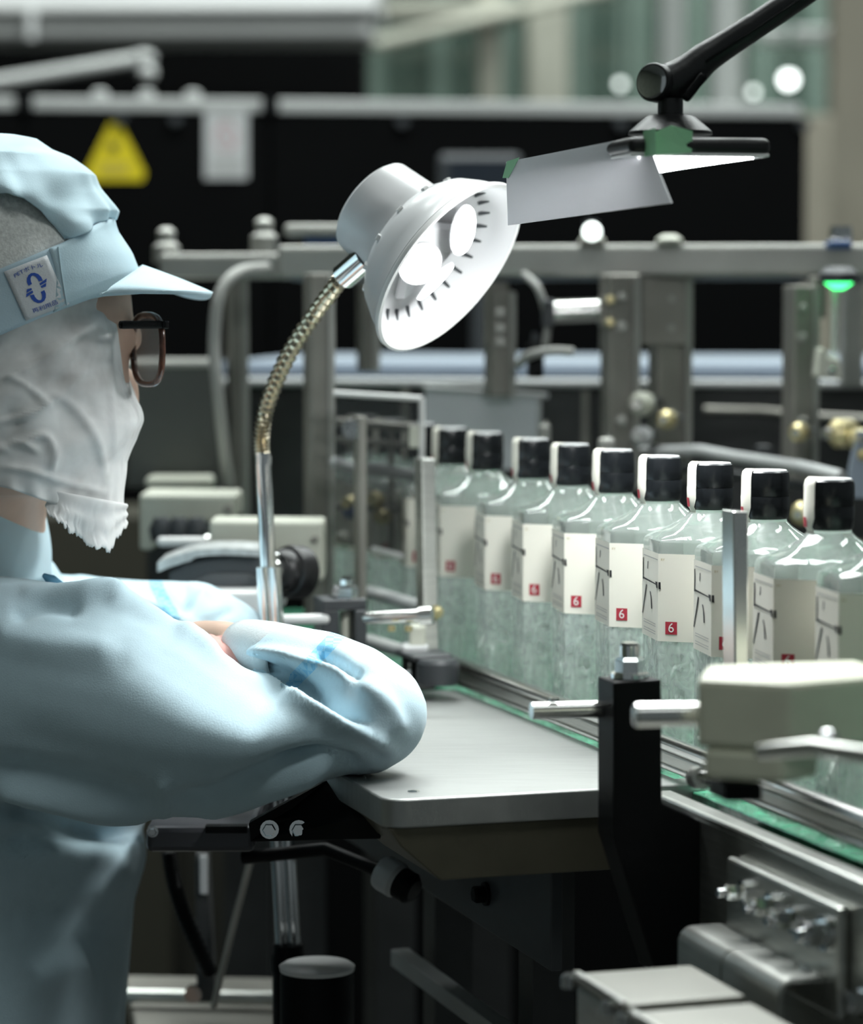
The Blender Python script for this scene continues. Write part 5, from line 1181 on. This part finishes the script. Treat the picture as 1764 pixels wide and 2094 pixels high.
def arc(c_, ro, ri, a0, a1, n=9):
    A_ = np.radians(np.linspace(a0, a1, n))
    for i in range(n - 1):
        lpoly([(c_[0] + ro[0] * math.cos(A_[i]), c_[1] - ro[1] * math.sin(A_[i])), (c_[0] + ro[0] * math.cos(A_[i + 1]), c_[1] - ro[1] * math.sin(A_[i + 1])),
               (c_[0] + ri[0] * math.cos(A_[i + 1]), c_[1] - ri[1] * math.sin(A_[i + 1])), (c_[0] + ri[0] * math.cos(A_[i]), c_[1] - ri[1] * math.sin(A_[i]))])
arc((0.03, -0.12), (0.17, 0.17), (0.08, 0.12), -12, 190)
arc((-0.03, 0.12), (0.17, 0.17), (0.08, 0.12), 168, 370)
for s_ in (1, -1):
    for k_ in (0, 1): lpoly([(s_ * (.10), s_ * (-.055 + .055 * k_)), (s_ * (.29 - .05 * k_), s_ * (-.095 + .075 * k_)), (s_ * (.25 - .05 * k_), s_ * (-.035 + .075 * k_)), (s_ * .10, s_ * (-.018 + .05 * k_))])
lg.build('recycling_mark', 'blueink', band)
for txt, b_, sz in (('PETボトル', -.38, .155), ('再利用品', .39, .155)):
    v_, f_ = text_mesh(txt, sz); MB().add([patch_pt(x * 0.95, b_ - y * 0.62 + (0.25 * x * x if b_ < 0 else -0.1 * x * x), 0.0027) for x, y, _ in v_], f_).build('patch_print', 'blueink', band)
for x0, x1 in ((142, 158), (10, 36)):
    P = [on_band(x0 + (x1 - x0) * q_, (btop(x0) + 4) + (bbot(x1) - btop(x0) - 10) * q_, 0.0030) for q_ in np.linspace(0, 1, 8)]
    MB().tube(P, 0.0006, 6).build('band_seam', 'skyblue', band)
P = [on_band(x, btop(x) + 6, 0.0016) for x in np.linspace(-40, 26, 8)]
MB().tube(P, [.0035, .0035, .0035, .0035, .003, .003, .002, .0008], 8).build('hidden_loop', mat('deep_blue_loop', (0.02, 0.07, 0.40), 0.7), band, smooth=60)

# gauze hood over cheeks, mask and nape
gz = [(540, -342, 232, .084), (600, -342, 244, .084), (660, -340, 250, .083), (740, -336, 255, .082), (772, -332, 264, .081), (800, -328, 274, .081), (830, -322, 282, .080), (862, -316, 288, .079), (900, -306, 282, .077), (945, -292, 264, .074), (985, -276, 258, .070), (1030, -250, 254, .066), (1080, -240, 250, .06)]
def gz_warp(x, y, q, t_):
    w_ = 0.0016 * math.sin(x * 0.019 + y * 0.024 + 2 * math.sin(y * .008)) + 0.0007 * math.sin(x * 0.05 + y * .061 + 1.5 * math.sin(x * .017))
    return w_ + (0.0014 * math.sin(q * 34) * (1 - t_) ** 14)
glow = pl((-345, 940), (-100, 968), (0, 976), (50, 986), (100, 1006), (160, 1030), (230, 1048), (290, 1050))
gup = pl((-345, 880), (-200, 780), (0, 680), (110, 630), (205, 596), (300, 580))
def gupq(x, q):
    k_ = min(1, max(0, (math.cos(q) - 0.974) / 0.010)); return gup(x) * (1 - k_) + 782 * k_
hood, hr = wrap('gauze_mask', gz, glow, gup, HD, 'gauze', person, n=220, k=70, off=0.0, thick=0.0008, warp=gz_warp, upq=gupq)
folds(hood.data, [([(-10, 785), (60, 748), (130, 705), (205, 645)], .0032, 8), ([(-10, 865), (70, 842), (140, 790), (190, 730)], .0030, 8), ([(10, 770), (60, 790), (100, 830)], .0024, 7),
    ([(40, 905), (90, 890), (112, 925), (104, 965)], .0028, 7), ([(-10, 925), (40, 905), (80, 925)], .0026, 7), ([(100, 800), (150, 830), (200, 900), (215, 985)], .0022, 9), ([(208, 640), (222, 720), (230, 820), (236, 930)], .0018, 6),
    ([(60, 700), (80, 760), (70, 800)], -.0030, 22), ([(120, 760), (130, 830), (160, 900)], -.0030, 26), ([(20, 840), (30, 880), (10, 920)], -.0030, 20), ([(150, 690), (180, 760)], -.0025, 22), ([(0, 955), (60, 962), (130, 985), (220, 1010)], .002, 8)])
hood['label'] = 'white gauze mask and hood'
# ragged hanging flap of the mask
rnd = random.Random(11); fl = []
edge = pl((90, 1044), (140, 1086), (182, 1118), (205, 1120), (222, 1130), (240, 1098), (262, 1072))
for i, s_ in enumerate(np.linspace(0, 1, 60)):
    x = 94 + 166 * s_; top = 1000 + 30 * s_; bot = edge(x) + rnd.uniform(-6, 5); row = []
    for j, t_ in enumerate(np.linspace(0, 1, 16)):
        y = top + (bot - top) * t_; dep = HD - 0.058 * math.sqrt(max(0.02, 1 - s_ ** 2)) + 0.004 * math.sin(s_ * 12 + t_ * 3) * t_ + 0.012 * t_ * s_
        row.append(W(x + 2 * math.sin(j), y, dep))
    fl.append(row)
fm = MB(); fm.v = [tuple(p) for r in fl for p in r]; fm.f = [(i * 16 + j, i * 16 + j + 1, (i + 1) * 16 + j + 1, (i + 1) * 16 + j) for i in range(59) for j in range(15)]
flap = fm.build('mask_flap', 'gauze', person, smooth=180); md = flap.modifiers.new('solid', 'SOLIDIFY'); md.thickness = 0.0008

# --- spectacles
FA_ = math.radians(29); gf = Vector((math.cos(FA_), math.sin(FA_), 0)); gr_ = Vector((math.sin(FA_), -math.cos(FA_), 0))
hinge = W(334, 664, 1.945)
def lens_outline(sc, n=40):      # rounded square, width .050 height .047, running from the hinge towards the nose
    out = []
    for q in np.linspace(0, 2 * math.pi, n + 1)[:-1]:
        c_, s_ = math.cos(q), math.sin(q); e = 0.62
        x = 0.0250 * math.copysign(abs(c_) ** e, c_) * (1 - 0.10 * max(0, -s_)) ; z = 0.0235 * math.copysign(abs(s_) ** e, s_)
        out.append((x * sc, z * sc))
    return out
def gpt(x, z, f=0.0, lens=0): return hinge - gr_ * (0.027 + lens * 0.066) + gr_ * x + ZZ * (z - 0.0172) + gf * f
frame = None
for k_ in (0, 1):
    ring = lens_outline(1.0); P = [gpt(x, z, 0, k_) for x, z in ring]; P.append(P[0]); P.append(P[1])
    o = MB().tube(P, 0.0024, 8, cap=False, ax=gf, r2=0.0024).build('spectacle_rim', 'tortoise', person, smooth=60)
    if frame is None: frame = o; o['label'] = 'tortoiseshell spectacles'
    lm = MB(); lo = lens_outline(0.97); lm.v = [tuple(gpt(x, z, 0.0006, k_)) for x, z in lo] + [tuple(gpt(x, z, -0.0006, k_)) for x, z in lo]; n_ = len(lo)
    lm.f = [tuple(range(n_)), tuple(range(2 * n_ - 1, n_ - 1, -1))] + [(i, (i + 1) % n_, n_ + (i + 1) % n_, n_ + i) for i in range(n_)]
    lm.build('lens', 'lens', o)
MB().tube([gpt(-0.024, 0.006, 0.001), gpt(-0.033, 0.010, 0.003), gpt(-0.042, 0.006, 0.001)], 0.0022, 8).build('nose_bridge', 'tortoise', frame, smooth=60)
for s_, off in ((1, 0.0), (-1, 0.148)):
    h_ = hinge - gr_ * off
    MB().tube([h_ + gf * 0.002, h_ - gf * 0.030, h_ - gf * 0.032 + Vector((0.0, 0.006 * s_, 0)), h_ - gf * 0.033 + Vector((0.003, 0.035 * s_, 0))], 0.0027, 8, ax=gr_, r2=0.0014).build('temple', 'black', frame, smooth=60)
MB().box(hinge + gf * 0.001, (0.005, 0.005, 0.0055), rz(FA_)).build('hinge_block', 'black', frame, bevel=0.001)
# --- stool under the worker
st = thing('stool', 'black round work stool under the worker, hidden by the smock', 'stool', (person.location.x - 0.06, person.location.y + 0.02, 0))
sx, sy = st.location.x, st.location.y
MB().lathe([(0.105, 0.49), (0.115, 0.50), (0.115, 0.525), (0.10, 0.535)], (sx, sy, 0), n=32).build('seat', 'black', st, smooth=40)
MB().cyl((sx, sy, 0.03), (sx, sy, 0.49), 0.025).build('column', 'chrome', st, smooth=40)
MB().lathe([(0.20, 0), (0.20, 0.015), (0.04, 0.04)], (sx, sy, 0), n=32).build('base', 'black', st, smooth=40)
